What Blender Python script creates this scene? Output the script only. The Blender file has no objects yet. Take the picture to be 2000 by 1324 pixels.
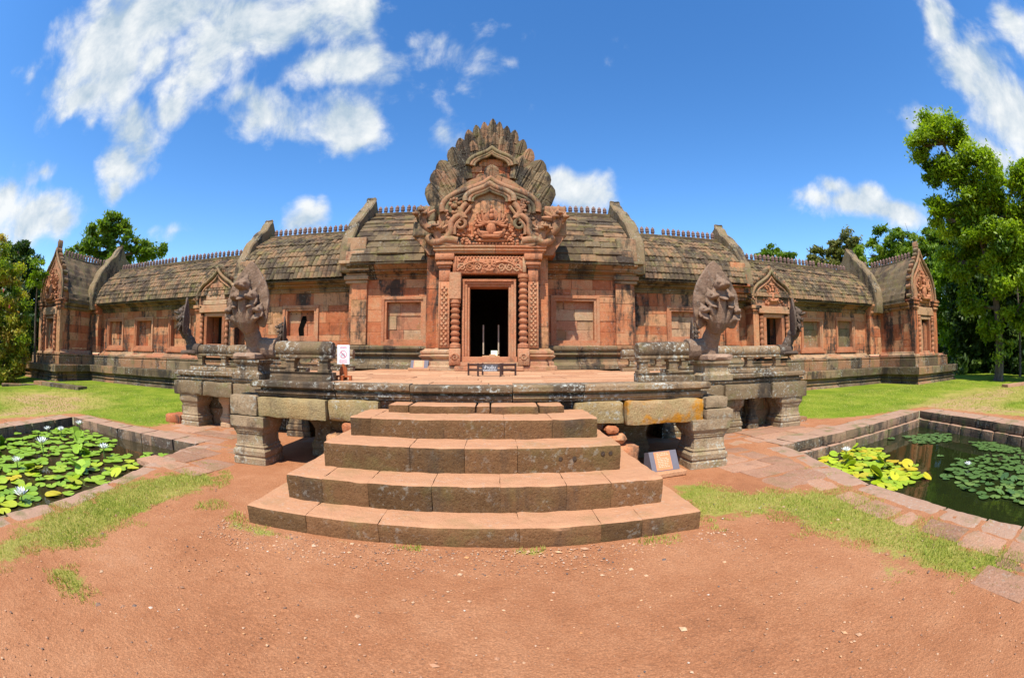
import bpy, bmesh, math, random
import numpy as np
from mathutils import Vector, Matrix, noise, geometry

S = bpy.context.scene
COL = S.collection
random.seed(7); rng = np.random.default_rng(7)
R = math.radians

# ------------------------------------------------------------------ camera, sky, sun, exposure
cam = bpy.data.cameras.new('camera'); cam_o = bpy.data.objects.new('camera', cam); COL.objects.link(cam_o)
cam.type = 'PANO'; cam.panorama_type = 'FISHEYE_EQUISOLID'
cam.sensor_fit = 'HORIZONTAL'; cam.sensor_width = 36.0
cam.fisheye_lens = 870.0 / 2000 * 36; cam.fisheye_fov = R(180)
cam.clip_start = 0.05; cam.clip_end = 2000
cam_o.location = (0.15, 0, 1.65); cam_o.rotation_euler = (R(90) + 0.045, 0, -0.04)
S.camera = cam_o

SUN_EL, SUN_AZ = 59.0, 196.0          # azimuth clockwise from +Y; the sun stands behind the photographer, a little to the left
sun = bpy.data.lights.new('sun', 'SUN'); sun_o = bpy.data.objects.new('sun', sun); COL.objects.link(sun_o)
sun.energy = 4.9; sun.angle = R(0.5); sun.color = (1.0, 0.95, 0.86)
sd = Vector((math.sin(R(SUN_AZ)) * math.cos(R(SUN_EL)), math.cos(R(SUN_AZ)) * math.cos(R(SUN_EL)), math.sin(R(SUN_EL))))
sun_o.rotation_euler = (-sd).to_track_quat('-Z', 'Y').to_euler(); sun_o.location = (0, -10, 30)

S.view_settings.view_transform = 'Standard'; S.view_settings.look = 'None'
S.view_settings.gamma = 1; S.view_settings.exposure = 0.47; S.view_settings.use_curve_mapping = False

CLOUDS=[(3.18,4.21,1.11,-1.13,5.38,-4.83,1.25),(3.57,3.71,0.99,-1.31,7.48,-6.65,1.20),(3.81,2.85,0.73,-0.82,6.34,-6.22,1.20),(4.56,2.51,0.66,-0.70,7.47,-7.20,1.10),(5.76,4.92,1.09,-1.34,9.22,-11.23,0.80),(14.38,4.91,1.35,-0.49,9.81,-9.49,0.80),(5.83,3.94,4.89,2.11,9.56,-5.18,1.00),(6.10,9.13,1.99,-3.24,14.53,-17.65,1.00),(9.09,9.98,2.39,-1.36,7.51,-7.95,1.00),(10.69,9.00,2.13,-1.04,7.24,-7.97,0.90),(8.58,4.42,6.44,5.44,15.69,-11.17,1.00),(7.23,1.83,9.69,5.01,9.70,-4.10,1.00),(9.90,12.15,1.98,-1.25,6.67,-12.52,1.00),(22.18,27.66,4.02,-1.82,9.77,-21.58,1.00),(21.58,31.75,6.17,-3.86,17.71,-25.51,0.70),(6.85,3.73,-1.06,-5.13,10.56,-15.24,0.85),(11.35,5.40,1.24,-0.92,11.90,-14.54,0.80),(8.71,3.07,0.59,-0.31,6.34,-10.46,1.25),(5.85,5.33,-2.02,-7.01,4.65,-13.52,1.10),(13.92,9.66,1.99,-1.49,12.75,-17.64,0.80),(6.85,13.05,2.12,-4.11,16.66,-30.85,0.75),(3.08,6.23,0.81,-1.37,5.59,-14.26,1.20),(5.83,14.64,2.07,-1.91,6.96,-15.65,1.00),(9.52,16.07,2.04,-1.53,6.97,-18.56,1.00),(13.30,12.05,1.40,-2.13,15.77,-49.13,0.55),(13.38,6.08,0.77,-0.47,7.47,-22.04,1.00),(40.94,13.57,1.73,-0.53,13.67,-41.59,0.50),(10.76,-2.21,-0.23,0.57,7.47,-19.08,1.00),(19.38,-2.94,-0.29,0.61,9.40,-22.63,1.00),(5.39,-5.55,-0.69,2.04,9.31,-23.74,1.00),(18.08,-18.02,-2.40,2.81,12.97,-29.83,1.00),(5.52,-7.44,-0.91,2.35,9.27,-24.53,1.00),(15.82,-19.28,-2.54,3.39,13.94,-32.91,1.00),(5.34,-19.43,0.47,5.97,3.47,-9.51,1.00),(3.19,-12.35,0.65,5.10,1.86,-9.25,1.00),(2.44,-7.18,-1.54,1.71,4.62,-5.51,1.25),(6.63,-11.05,-2.01,3.03,10.23,-15.37,1.00),(3.17,-7.99,-1.36,2.86,8.27,-13.90,1.00),(1.05,-16.19,-0.02,7.65,1.09,-12.35,1.00),(31.60,3.58,0.79,0.05,10.31,-18.56,0.38),(30.48,2.27,0.76,0.52,40.94,-48.46,0.05)]

def build_world():
    w = bpy.data.worlds.new('World'); S.world = w; w.use_nodes = True
    nt = w.node_tree; nt.nodes.clear(); N = nt.nodes.new; L = nt.links.new
    out = N('ShaderNodeOutputWorld'); bg = N('ShaderNodeBackground'); bg.inputs['Strength'].default_value = 0.15
    L(bg.outputs[0], out.inputs[0])
    sky = N('ShaderNodeTexSky'); sky.sky_type = 'NISHITA'; sky.sun_disc = False
    sky.sun_elevation = R(SUN_EL); sky.sun_rotation = R(SUN_AZ); sky.altitude = 300; sky.air_density = 1.0; sky.dust_density = 0.15; sky.ozone_density = 2.5
    hs = N('ShaderNodeHueSaturation'); hs.inputs['Saturation'].default_value = 1.27; hs.inputs['Value'].default_value = 1.2; hs.inputs['Hue'].default_value = 0.503
    L(sky.outputs[0], hs.inputs['Color'])
    tc = N('ShaderNodeTexCoord'); D = tc.outputs['Generated']
    def vm(op, a, b=None):
        n = N('ShaderNodeVectorMath'); n.operation = op
        for i, x in enumerate((a, b)):
            if x is None: continue
            if isinstance(x, tuple): n.inputs[i].default_value = x
            else: L(x, n.inputs[i])
        return n.outputs['Value'] if op in ('DOT_PRODUCT', 'LENGTH') else n.outputs[0]
    def ma(op, a, b=None, c=None):
        n = N('ShaderNodeMath'); n.operation = op
        for i, x in enumerate((a, b, c)):
            if x is None: continue
            if isinstance(x, (int, float)): n.inputs[i].default_value = x
            else: L(x, n.inputs[i])
        return n.outputs[0]
    def ns(scale, detail, rough, dist=0, off=None):
        n = N('ShaderNodeTexNoise'); n.inputs['Scale'].default_value = scale; n.inputs['Detail'].default_value = detail
        n.inputs['Roughness'].default_value = rough; n.inputs['Distortion'].default_value = dist
        L(D if off is None else vm('ADD', D, off), n.inputs['Vector']); return n.outputs[0]
    acc = None
    for b in CLOUDS:
        cx = N('ShaderNodeCombineXYZ')
        L(vm('DOT_PRODUCT', D, b[0:3]), cx.inputs[0]); L(vm('DOT_PRODUCT', D, b[3:6]), cx.inputs[1])
        d = ma('MULTIPLY', ma('SUBTRACT', 1.0, vm('LENGTH', cx.outputs[0])), b[6])
        d = ma('MAXIMUM', d, -1.5)
        acc = d if acc is None else ma('SMOOTH_MAX', acc, d, 0.25)
    fine = ns(7.5, 10, 0.64, 0.35); big = ns(3.0, 5, 0.55, 0.2, (3.1, 1.7, 0.4))
    wisp = ns(14, 8, 0.65, 0.15, (7.3, 2.2, 5.1))
    den = ma('ADD', acc, ma('MULTIPLY', ma('SUBTRACT', fine, 0.5), 1.75))
    den = ma('ADD', den, ma('MULTIPLY', ma('SUBTRACT', big, 0.5), 0.7))
    den = ma('ADD', den, ma('MULTIPLY', ma('SUBTRACT', wisp, 0.5), 0.55))
    for sc, am in ((11, .55), (24, .32)):                          # rounded billows
        vo = N('ShaderNodeTexVoronoi'); vo.feature = 'SMOOTH_F1'; vo.inputs['Scale'].default_value = sc; vo.inputs['Smoothness'].default_value = .35
        wv = N('ShaderNodeTexNoise'); wv.inputs['Scale'].default_value = sc * .7; L(D, wv.inputs['Vector']); L(vm('ADD', D, vm('MULTIPLY', wv.outputs['Color'], (.06, .06, .06))), vo.inputs['Vector'])
        den = ma('ADD', den, ma('MULTIPLY', ma('SUBTRACT', .42, vo.outputs['Distance']), am))
    mr = N('ShaderNodeMapRange'); mr.interpolation_type = 'SMOOTHSTEP'; L(den, mr.inputs[0]); mr.inputs[1].default_value = -0.18; mr.inputs[2].default_value = 0.66
    # a lit top and a greyer belly: the same noise read a little towards the sun
    lit = ma('SUBTRACT', fine, ns(7.5, 5, 0.6, 0.35, (-0.025, -0.02, 0.045)))
    sh = N('ShaderNodeMapRange'); L(ma('ADD', ma('MULTIPLY', lit, 1.2), ma('MULTIPLY', ma('SUBTRACT', wisp, .5), .5)), sh.inputs[0]); sh.inputs[1].default_value = -0.22; sh.inputs[2].default_value = 0.22
    cm = N('ShaderNodeMix'); cm.data_type = 'RGBA'; L(sh.outputs[0], cm.inputs[0])
    cm.inputs[6].default_value = (2.35, 2.95, 3.5, 1); cm.inputs[7].default_value = (4.7, 4.8, 4.75, 1)
    mx = N('ShaderNodeMix'); mx.data_type = 'RGBA'
    L(ma('MULTIPLY', mr.outputs[0], 0.95), mx.inputs[0]); L(hs.outputs[0], mx.inputs[6]); L(cm.outputs[2], mx.inputs[7])
    L(mx.outputs[2], bg.inputs[0])
build_world()

# ------------------------------------------------------------------ mesh helpers
class MB:
    def __init__(self): self.v = []; self.f = []; self.t = []; self.M = None
    def add(self, verts, faces, tint=0.5):
        o = len(self.v)
        if self.M is not None: verts = [tuple(self.M @ Vector(p)) for p in verts]
        self.v.extend(verts); self.f.extend([tuple(i + o for i in f) for f in faces])
        if isinstance(tint, (int, float)): self.t.extend([tint] * len(verts))
        else: self.t.extend(tint)
    def build(self, name, mat, parent=None, smooth=None, label=None):
        me = bpy.data.meshes.new(name); me.from_pydata(self.v, [], self.f); me.update()
        return finish(me, name, mat, parent, smooth, self.t, label)

def finish(me, name, mat, parent=None, smooth=None, tints=None, label=None):
    if tints is not None:
        a = me.attributes.new('tint', 'FLOAT', 'POINT'); a.data.foreach_set('value', np.asarray(tints, dtype=np.float32))
    if mat: me.materials.append(mat)
    if smooth is not None:
        me.polygons.foreach_set('use_smooth', [True] * len(me.polygons))
        if smooth < 180: me.set_sharp_from_angle(angle=R(smooth))
    o = bpy.data.objects.new(name, me); COL.objects.link(o)
    if parent: o.parent = parent
    if label: o['label'] = label
    return o

def empty(name, label, cat, loc=(0, 0, 0), rz=0, group=None):
    o = bpy.data.objects.new(name, None); COL.objects.link(o); o.location = loc; o.rotation_euler = (0, 0, rz)
    o.empty_display_size = 0.2; o['label'] = label; o['category'] = cat
    if group: o['group'] = group
    return o
def tag(o, label, cat, group=None):
    o['label'] = label; o['category'] = cat
    if group: o['group'] = group
    return o
def structure(o): o['kind'] = 'structure'; return o
def stuff(o): o['kind'] = 'stuff'; return o
def rebase(root, loc, rz=0):
    """parts were modelled at their place in the world: keep them there under an Empty at loc"""
    root.location = loc; root.rotation_euler = (0, 0, rz)
    m = (Matrix.Translation(loc) @ Matrix.Rotation(rz, 4, 'Z')).inverted()
    for c in root.children: c.matrix_parent_inverse = m

def ru(a, b): return random.uniform(a, b)
def rt(): return random.random()

_CB = None
def cbox(mb, x0, x1, y0, y1, z0, z1, c=0.01, tint=None, jit=0.0, fn=None):
    """box with chamfered edges"""
    global _CB
    if _CB is None:
        vs = []; idx = {}
        for sx in (0, 1):
            for sy in (0, 1):
                for sz in (0, 1):
                    for ax in range(3): idx[(sx, sy, sz, ax)] = len(vs); vs.append((sx, sy, sz, ax))
        fs = []
        for ax in range(3):
            o = [a for a in range(3) if a != ax]
            for s in (0, 1):
                q = []
                for a, b in ((0, 0), (1, 0), (1, 1), (0, 1)):
                    k = [0, 0, 0]; k[ax] = s; k[o[0]] = a; k[o[1]] = b; q.append(idx[(*k, ax)])
                fs.append((q, ax, s))
            for a in (0, 1):
                for b in (0, 1):
                    k0 = [0, 0, 0]; k0[o[0]] = a; k0[o[1]] = b; k1 = list(k0); k1[ax] = 1
                    fs.append(([idx[(*k0, o[0])], idx[(*k1, o[0])], idx[(*k1, o[1])], idx[(*k0, o[1])]], None, (a, b, ax)))
        for sx in (0, 1):
            for sy in (0, 1):
                for sz in (0, 1): fs.append(([idx[(sx, sy, sz, a)] for a in range(3)], None, None))
        # orient outward
        P = []
        for (sx, sy, sz, ax) in vs:
            p = np.array([sx, sy, sz], float); q = np.clip(p, .1, .9); q[ax] = p[ax]; P.append(q)
        P = np.array(P); out = []
        for f, _, _ in fs:
            n = np.cross(P[f[1]] - P[f[0]], P[f[2]] - P[f[0]])
            if n @ (P[f].mean(0) - .5) < 0: f = f[::-1]
            out.append(tuple(f))
        _CB = (vs, out)
    vs, fs = _CB; V = []
    lo = (x0, y0, z0); hi = (x1, y1, z1)
    J = {}
    for (sx, sy, sz, ax) in vs:
        s = (sx, sy, sz); p = []
        j = J.setdefault(s, (ru(-jit, jit), ru(-jit, jit), ru(-jit, jit)) if jit else (0, 0, 0))
        for a in range(3):
            v = hi[a] if s[a] else lo[a]
            if a != ax: v += -c if s[a] else c
            p.append(v + j[a])
        V.append(fn(*p) if fn else tuple(p))
    mb.add(V, fs, rt() if tint is None else tint)

def fbm(p, o=3): return noise.fractal(p, 1.0, 2.0, o)

def rough(mb, x0, x1, y0, y1, z0, z1, seg=0.07, amp=0.012, rnd=0.02, tint=None, fn=None, freq=4.0, maxn=40, jx=1.0):
    """weathered stone block: subdivided box, worn edges, uneven faces"""
    lo = np.array([x0, y0, z0]); hi = np.array([x1, y1, z1]); sz = hi - lo
    n = [int(max(2, min(maxn, round(s / seg)))) for s in sz]
    key = {}; V = []; F = []
    off = Vector((ru(-50, 50), ru(-50, 50), ru(-50, 50)))
    def vid(i, j, k):
        q = (i, j, k)
        if q in key: return key[q]
        p = Vector((x0 + sz[0] * i / n[0], y0 + sz[1] * j / n[1], z0 + sz[2] * k / n[2]))
        nx = (i == n[0]) - (i == 0); ny = (j == n[1]) - (j == 0); nz = (k == n[2]) - (k == 0)
        e = abs(nx) + abs(ny) + abs(nz); nv = Vector((nx, ny, nz))
        w = fbm(p * freq + off); d = nv.normalized() * (amp * w)
        if e >= 2:
            w2 = noise.noise(p * 3.1 + off); nw = nv if not (nx and jx < 1) else (Vector((nx * jx, ny, nz)) if e == 3 else nv * jx); d -= nw * rnd * (0.55 + 1.1 * max(0, w2) + 0.5 * max(0, noise.noise(p * 11 + off)))
        p = p + d
        key[q] = len(V); V.append(fn(*p) if fn else tuple(p)); return key[q]
    for a, b, c in ((0, 1, 2), (1, 2, 0), (2, 0, 1)):
        for s in (0, n[c]):
            for i in range(n[a]):
                for j in range(n[b]):
                    q = []
                    for di, dj in ((0, 0), (1, 0), (1, 1), (0, 1)):
                        k = [0, 0, 0]; k[a] = i + di; k[b] = j + dj; k[c] = s; q.append(vid(*k))
                    F.append(tuple(q) if s else tuple(q[::-1]))
    mb.add(V, F, rt() if tint is None else tint)

def tube(mb, pts, rad, n=8, tint=0.5, squash=1.0):
    pts = [Vector(p) for p in pts]; m = len(pts)
    if isinstance(rad, (int, float)): rad = [rad] * m
    V = []; F = []; up = None
    for i, p in enumerate(pts):
        t = (pts[min(i + 1, m - 1)] - pts[max(i - 1, 0)]).normalized()
        if up is None:
            up = Vector((0, 0, 1)) if abs(t.z) < .9 else Vector((0, 1, 0))
        a = t.cross(up); a.normalize(); b = a.cross(t); up = b
        for k in range(n):
            an = 2 * math.pi * k / n; V.append(tuple(p + a * (math.cos(an) * rad[i]) + b * (math.sin(an) * rad[i] * squash)))
    for i in range(m - 1):
        for k in range(n):
            k2 = (k + 1) % n; F.append((i * n + k, i * n + k2, (i + 1) * n + k2, (i + 1) * n + k))
    F.append(tuple(range(n))[::-1]); F.append(tuple((m - 1) * n + k for k in range(n)))
    mb.add(V, F, tint)

def ell(mb, c, r, rot=None, n=10, m=7, tint=0.5):
    V = [(0, 0, -1)]; F = []
    for j in range(1, m):
        ph = -math.pi / 2 + math.pi * j / m
        for i in range(n):
            a = 2 * math.pi * i / n; V.append((math.cos(ph) * math.cos(a), math.cos(ph) * math.sin(a), math.sin(ph)))
    V.append((0, 0, 1)); top = len(V) - 1
    for i in range(n):
        F.append((0, 1 + (i + 1) % n, 1 + i)); F.append((top, 1 + (m - 2) * n + i, 1 + (m - 2) * n + (i + 1) % n))
        for j in range(m - 2):
            a = 1 + j * n + i; b = 1 + j * n + (i + 1) % n; F.append((a, b, b + n, a + n))
    M = Matrix.Translation(c) @ (rot.to_4x4() if rot else Matrix.Identity(4)) @ Matrix.Diagonal((*r, 1))
    mb.add([tuple(M @ Vector(p)) for p in V], F, tint)

def lathe(mb, prof, n=12, c=(0, 0), tint=0.5, square=False, ratio=1.0):
    V = []; F = []
    if square: n = 4
    for r, z in prof:
        for k in range(n):
            a = 2 * math.pi * (k + (.5 if square else 0)) / n; rr = r * (math.sqrt(2) if square else 1)
            V.append((c[0] + rr * math.cos(a), c[1] + rr * ratio * math.sin(a), z))
    m = len(prof)
    for i in range(m - 1):
        for k in range(n): F.append((i * n + k, i * n + (k + 1) % n, (i + 1) * n + (k + 1) % n, (i + 1) * n + k))
    F.append(tuple(range(n))[::-1]); F.append(tuple((m - 1) * n + k for k in range(n)))
    mb.add(V, F, tint)

def prism(mb, outline, axis, a0, a1, tint=0.5, chamf=0.0):
    """closed 2-D outline (counter-clockwise) pushed from a0 to a1 along axis: 'x' outlines are (y,z), 'y' outlines are (x,z)"""
    n = len(outline); c = (sum(p[0] for p in outline) / n, sum(p[1] for p in outline) / n)
    def sc(k): return [(p[0] + (c[0] - p[0]) * k, p[1] + (c[1] - p[1]) * k) for p in outline]
    rings = [(a0, outline), (a1, outline)] if not chamf else [(a0, sc(chamf)), (a0 + .03 * (1 if a1 > a0 else -1), outline), (a1 - .03 * (1 if a1 > a0 else -1), outline), (a1, sc(chamf))]
    V = []
    for a, o in rings:
        for p in o: V.append((a, p[0], p[1]) if axis == 'x' else (p[0], a, p[1]))
    F = []
    for r in range(len(rings) - 1):
        for i in range(n):
            j = (i + 1) % n; F.append((r * n + i, r * n + j, (r + 1) * n + j, (r + 1) * n + i))
    F.append(tuple(range(n))[::-1]); F.append(tuple((len(rings) - 1) * n + i for i in range(n)))
    mb.add(V, F, tint)

def smooth_line(P, k=4):
    out = []; P = [Vector(p) for p in P]
    for i in range(len(P) - 1):
        a, b, c, d = P[max(i - 1, 0)], P[i], P[i + 1], P[min(i + 2, len(P) - 1)]
        for j in range(k):
            t = j / k; out.append(0.5 * ((2 * b) + (c - a) * t + (2 * a - 5 * b + 4 * c - d) * t * t + (-a + 3 * b - 3 * c + d) * t ** 3))
    out.append(P[-1]); return out

def sweep(mb, path, prof, depth=0.4, stone=(0.7, 1.4), jo=0.01, jz=0.004, gap=0.008, closed_top=True):
    """moulded course of separate stones along a plan path; outward is to the right of the path direction"""
    P = [Vector((p[0], p[1])) for p in path]; n = len(P)
    dirs = [(P[i + 1] - P[i]).normalized() for i in range(n - 1)]
    nor = [Vector((d.y, -d.x)) for d in dirs]
    mit = []
    for i in range(n):
        if i == 0: mit.append(nor[0])
        elif i == n - 1: mit.append(nor[-1])
        else:
            a, b = nor[i - 1], nor[i]; mit.append((a + b) / (1 + a.dot(b)))
    pr = [(-depth, prof[0][1])] + list(prof) + [(-depth, prof[-1][1])]
    for i in range(n - 1):
        Lx = (P[i + 1] - P[i]).length
        cuts = [0.0]
        while Lx - cuts[-1] > stone[1] * 1.3: cuts.append(cuts[-1] + ru(*stone))
        cuts.append(Lx)
        for k in range(len(cuts) - 1):
            a, b = cuts[k], cuts[k + 1]
            ma = mit[i] if k == 0 else nor[i]; mbm = mit[i + 1] if k == len(cuts) - 2 else nor[i]
            if k > 0: a += gap / 2
            if k < len(cuts) - 2: b -= gap / 2
            oj = ru(-jo, jo); zj = ru(-jz, jz); V = []; w = [ru(-jo, jo) * .4 for _ in pr]
            for s, m in ((a, ma), (b, mbm)):
                base = P[i] + dirs[i] * s
                for q, (o, z) in enumerate(pr):
                    p = base + m * (o + (oj + w[q] if 0 < q < len(pr) - 1 else 0)); V.append((p.x, p.y, z + zj))
            m_ = len(pr); F = []
            for q in range(m_): F.append((q, m_ + q, m_ + (q + 1) % m_, (q + 1) % m_)[::-1])
            F.append(tuple(range(m_))[::-1]); F.append(tuple(range(m_, 2 * m_)))
            F = [f[::-1] for f in F]
            mb.add(V, F, rt())

def wall(mb, o, d, length, z0, z1, openings=(), ch=(0.3, 0.46), ln=(0.45, 1.1), depth=0.32, jit=0.012, c=0.009, trange=(0, 1)):
    """coursed ashlar of separate blocks; outward is to the right of direction d"""
    d = Vector(d).normalized(); nv = Vector((d.y, -d.x))
    def put(a, nn, z): p = Vector(o) + d * a + nv * nn; return (p.x, p.y, z)
    zs = [z0]
    while z1 - zs[-1] > ch[1] * 1.25: zs.append(zs[-1] + ru(*ch))
    zs.append(z1)
    # let courses meet the heads and sills of the openings
    for op in openings:
        for z in op[2:4]:
            if z0 < z < z1:
                k = min(range(len(zs)), key=lambda q: abs(zs[q] - z))
                if 0 < k < len(zs) - 1 and abs(zs[k] - z) < 0.17: zs[k] = z
                elif all(abs(q - z) > 0.06 for q in zs): zs.append(z); zs.sort()
    for k in range(len(zs) - 1):
        a, b = zs[k], zs[k + 1]; mid = (a + b) / 2
        iv = [(0, length)]
        for op in openings:
            if op[2] < mid < op[3]:
                nx = []
                for s, e in iv:
                    if op[0] > s: nx.append((s, min(e, op[0])))
                    if op[1] < e: nx.append((max(s, op[1]), e))
                iv = [q for q in nx if q[1] - q[0] > 0.01]
        for s, e in iv:
            cs = [s]
            if e - s > ln[1] * 1.2: cs.append(s + ru(ln[0] * .5, ln[1]))
            while e - cs[-1] > ln[1] * 1.25: cs.append(cs[-1] + ru(*ln))
            cs.append(e)
            for q in range(len(cs) - 1):
                j = ru(-jit, jit)
                cbox(mb, cs[q] + .002, cs[q + 1] - .002, -depth, j, a + .002, b - .002, c, ru(*trange), 0, put)

def dist_poly(P, X, Y):
    """signed distance, positive inside"""
    P = np.array(P, float); d = np.full(X.shape, 1e9); ins = np.zeros(X.shape, bool); n = len(P)
    for i in range(n):
        a, b = P[i], P[(i + 1) % n]; e = b - a; t = np.clip(((X - a[0]) * e[0] + (Y - a[1]) * e[1]) / (e @ e + 1e-12), 0, 1)
        d = np.minimum(d, np.hypot(X - a[0] - t * e[0], Y - a[1] - t * e[1]))
        cnd = ((a[1] > Y) != (b[1] > Y)) & (X < (b[0] - a[0]) * (Y - a[1]) / (b[1] - a[1] + 1e-12) + a[0]); ins ^= cnd
    return np.where(ins, d, -d)

# ------------------------------------------------------------------ materials
class NT:
    def __init__(self, name):
        self.m = bpy.data.materials.new(name); self.m.use_nodes = True; self.t = self.m.node_tree; self.t.nodes.clear()
        self.out = self.n('ShaderNodeOutputMaterial'); self.b = self.n('ShaderNodeBsdfPrincipled'); self.l(self.b.outputs[0], self.out.inputs[0])
        self.pos = self.n('ShaderNodeNewGeometry')
    def n(self, t): return self.t.nodes.new(t)
    def l(self, a, b): self.t.links.new(a, b)
    def put(self, x, sock):
        if isinstance(x, (int, float)): sock.default_value = x
        elif isinstance(x, tuple): sock.default_value = (*x, 1) if len(x) == 3 and sock.type == 'RGBA' else x
        else: self.l(x, sock)
    def mapped(self, sc, off=(0, 0, 0)):
        n = self.n('ShaderNodeMapping'); n.inputs['Scale'].default_value = sc; n.inputs['Location'].default_value = off
        self.l(self.pos.outputs['Position'], n.inputs[0]); return n.outputs[0]
    def noise(self, scale, det=5, rough=.55, sc=(1, 1, 1), off=(0, 0, 0), dist=0):
        n = self.n('ShaderNodeTexNoise'); n.inputs['Scale'].default_value = scale; n.inputs['Detail'].default_value = det
        n.inputs['Roughness'].default_value = rough; n.inputs['Distortion'].default_value = dist
        self.l(self.mapped(sc, off), n.inputs['Vector']); return n.outputs[0]
    def voro(self, scale, off=(0, 0, 0), feat='F1', sc=(1, 1, 1)):
        n = self.n('ShaderNodeTexVoronoi'); n.inputs['Scale'].default_value = scale; n.feature = feat
        self.l(self.mapped(sc, off), n.inputs['Vector']); return n
    def ramp(self, x, stops):
        n = self.n('ShaderNodeValToRGB'); e = n.color_ramp.elements
        while len(e) < len(stops): e.new(.5)
        for i, (p, c) in enumerate(stops): e[i].position = p; e[i].color = (*c, 1) if len(c) == 3 else c
        self.l(x, n.inputs[0]); return n.outputs[0]
    def rng(self, x, a, b, c=0., d=1., smooth=True):
        n = self.n('ShaderNodeMapRange'); n.interpolation_type = 'SMOOTHSTEP' if smooth else 'LINEAR'
        for i, v in enumerate((a, b, c, d)): n.inputs[i + 1].default_value = v
        self.l(x, n.inputs[0]); return n.outputs[0]
    def math(self, op, a, b=0., c=0.):
        n = self.n('ShaderNodeMath'); n.operation = op
        for i, v in enumerate((a, b, c)): self.put(v, n.inputs[i])
        return n.outputs[0]
    def mix(self, f, a, b, mode='MIX'):
        n = self.n('ShaderNodeMix'); n.data_type = 'RGBA'; n.blend_type = mode
        self.put(f, n.inputs[0]); self.put(a, n.inputs[6]); self.put(b, n.inputs[7]); return n.outputs[2]
    def attr(self, name):
        n = self.n('ShaderNodeAttribute'); n.attribute_name = name; return n.outputs['Fac']
    def bump(self, h, strength=.5, dist=.02):
        n = self.n('ShaderNodeBump'); n.inputs['Strength'].default_value = strength; n.inputs['Distance'].default_value = dist
        self.l(h, n.inputs['Height']); self.l(n.outputs[0], self.b.inputs['Normal'])

def stone(name, cols, dark=.5, darkcol=(.045, .036, .028), dthr=(.52, .66), lichen=.2, lcol=(.42, .41, .34), moss=0., mcol=(.13, .14, .04),
          rust=0., bump=.55, tread=None, tvar=.5, streak=.4, lcov=0.):
    t = NT(name); tint = t.attr('tint')
    n1 = t.noise(1.7, 7, .62); n2 = t.noise(7, 6, .6, off=(3, 1, 7)); n3 = t.noise(45, 4, .6); n4 = t.noise(1.1, 8, .68, sc=(1.5, 1.5, streak), off=(11, 4, 2), dist=.3)
    v = t.math('ADD', t.math('MULTIPLY', tint, tvar), t.math('MULTIPLY', t.math('ADD', t.math('MULTIPLY', n1, .6), t.math('MULTIPLY', n2, .4)), 1.0 - tvar * .5))
    v = t.rng(v, .28, .28 + .42 + tvar * .3, 0, 1, False)
    c = t.ramp(v, [(i / (len(cols) - 1), q) for i, q in enumerate(cols)])
    c = t.mix(t.rng(n3, .35, .7), c, t.mix(1., c, (.74, .72, .70), 'MULTIPLY'))
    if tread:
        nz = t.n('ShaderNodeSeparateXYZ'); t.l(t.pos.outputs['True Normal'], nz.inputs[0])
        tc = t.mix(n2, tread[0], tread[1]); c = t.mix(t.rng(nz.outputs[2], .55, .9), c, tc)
    if moss: c = t.mix(t.math('MULTIPLY', t.rng(t.noise(2.6, 7, .65, off=(5, 8, 1)), .5, .66), moss), c, mcol)
    if rust: c = t.mix(t.math('MULTIPLY', t.rng(t.noise(1.6, 7, .65, off=(15, 3, 9)), .44, .54), rust), c, (.42, .17, .012))
    dm = t.math('MULTIPLY', t.rng(t.math('ADD', n4, t.math('MULTIPLY', t.math('SUBTRACT', n2, .5), .25)), *dthr), dark)
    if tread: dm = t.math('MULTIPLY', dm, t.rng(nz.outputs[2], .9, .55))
    c = t.mix(dm, c, darkcol)
    if lichen:
        lm = t.math('MULTIPLY', t.rng(t.noise(16, 6, .7, off=(1, 9, 4)), .54 - lcov * .5, .64 - lcov * .5), t.rng(t.noise(1.5, 4, .6, off=(7, 7, 7)), .44 - lcov, .6 - lcov))
        c = t.mix(t.math('MULTIPLY', lm, lichen), c, lcol)
    t.l(c, t.b.inputs['Base Color']); t.b.inputs['Roughness'].default_value = .92; t.b.inputs['Specular IOR Level'].default_value = .15
    pit = t.voro(30); pm = t.rng(pit.outputs['Distance'], .0, .45)
    h = t.math('ADD', t.math('MULTIPLY', t.noise(11, 9, .7, off=(2, 2, 2)), 1.0), t.math('MULTIPLY', pm, .18))
    t.bump(h, bump, .045); return t.m

M = {}
M['sandstone'] = stone('red_sandstone', [(.15, .062, .030), (.39, .112, .044), (.48, .155, .064), (.55, .215, .096), (.57, .285, .14), (.40, .20, .085)], dark=.95, dthr=(.455, .61), lichen=.3, streak=.25, moss=.12, tvar=.34)
M['fine'] = stone('carved_sandstone', [(.20, .085, .04), (.42, .145, .066), (.52, .22, .11), (.48, .29, .16)], dark=.6, dthr=(.52, .68), lichen=.25, bump=.6, moss=.12)
M['tan'] = stone('pale_sandstone', [(.24, .13, .075), (.42, .24, .13), (.50, .33, .19), (.45, .19, .10)], dark=.6, lichen=.5, moss=.35)
M['pediment'] = stone('weathered_pediment_stone', [(.15, .11, .062), (.25, .185, .10), (.42, .19, .10), (.34, .25, .145)], dark=.8, dthr=(.5, .64), lichen=.5, lcol=(.34, .33, .24), moss=.35)
M['roof'] = stone('roof_stone', [(.055, .038, .024), (.112, .078, .044), (.18, .128, .07), (.27, .155, .08)], dark=.75, dthr=(.47, .62), darkcol=(.05, .034, .026), lichen=.3, moss=.55, mcol=(.17, .15, .045), tvar=.75)
M['grey'] = stone('grey_weathered_stone', [(.075, .05, .029), (.16, .11, .06), (.25, .175, .096), (.33, .165, .08)], dark=.85, dthr=(.5, .63), darkcol=(.035, .028, .023), lichen=.85, moss=.4, tvar=.6)
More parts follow.
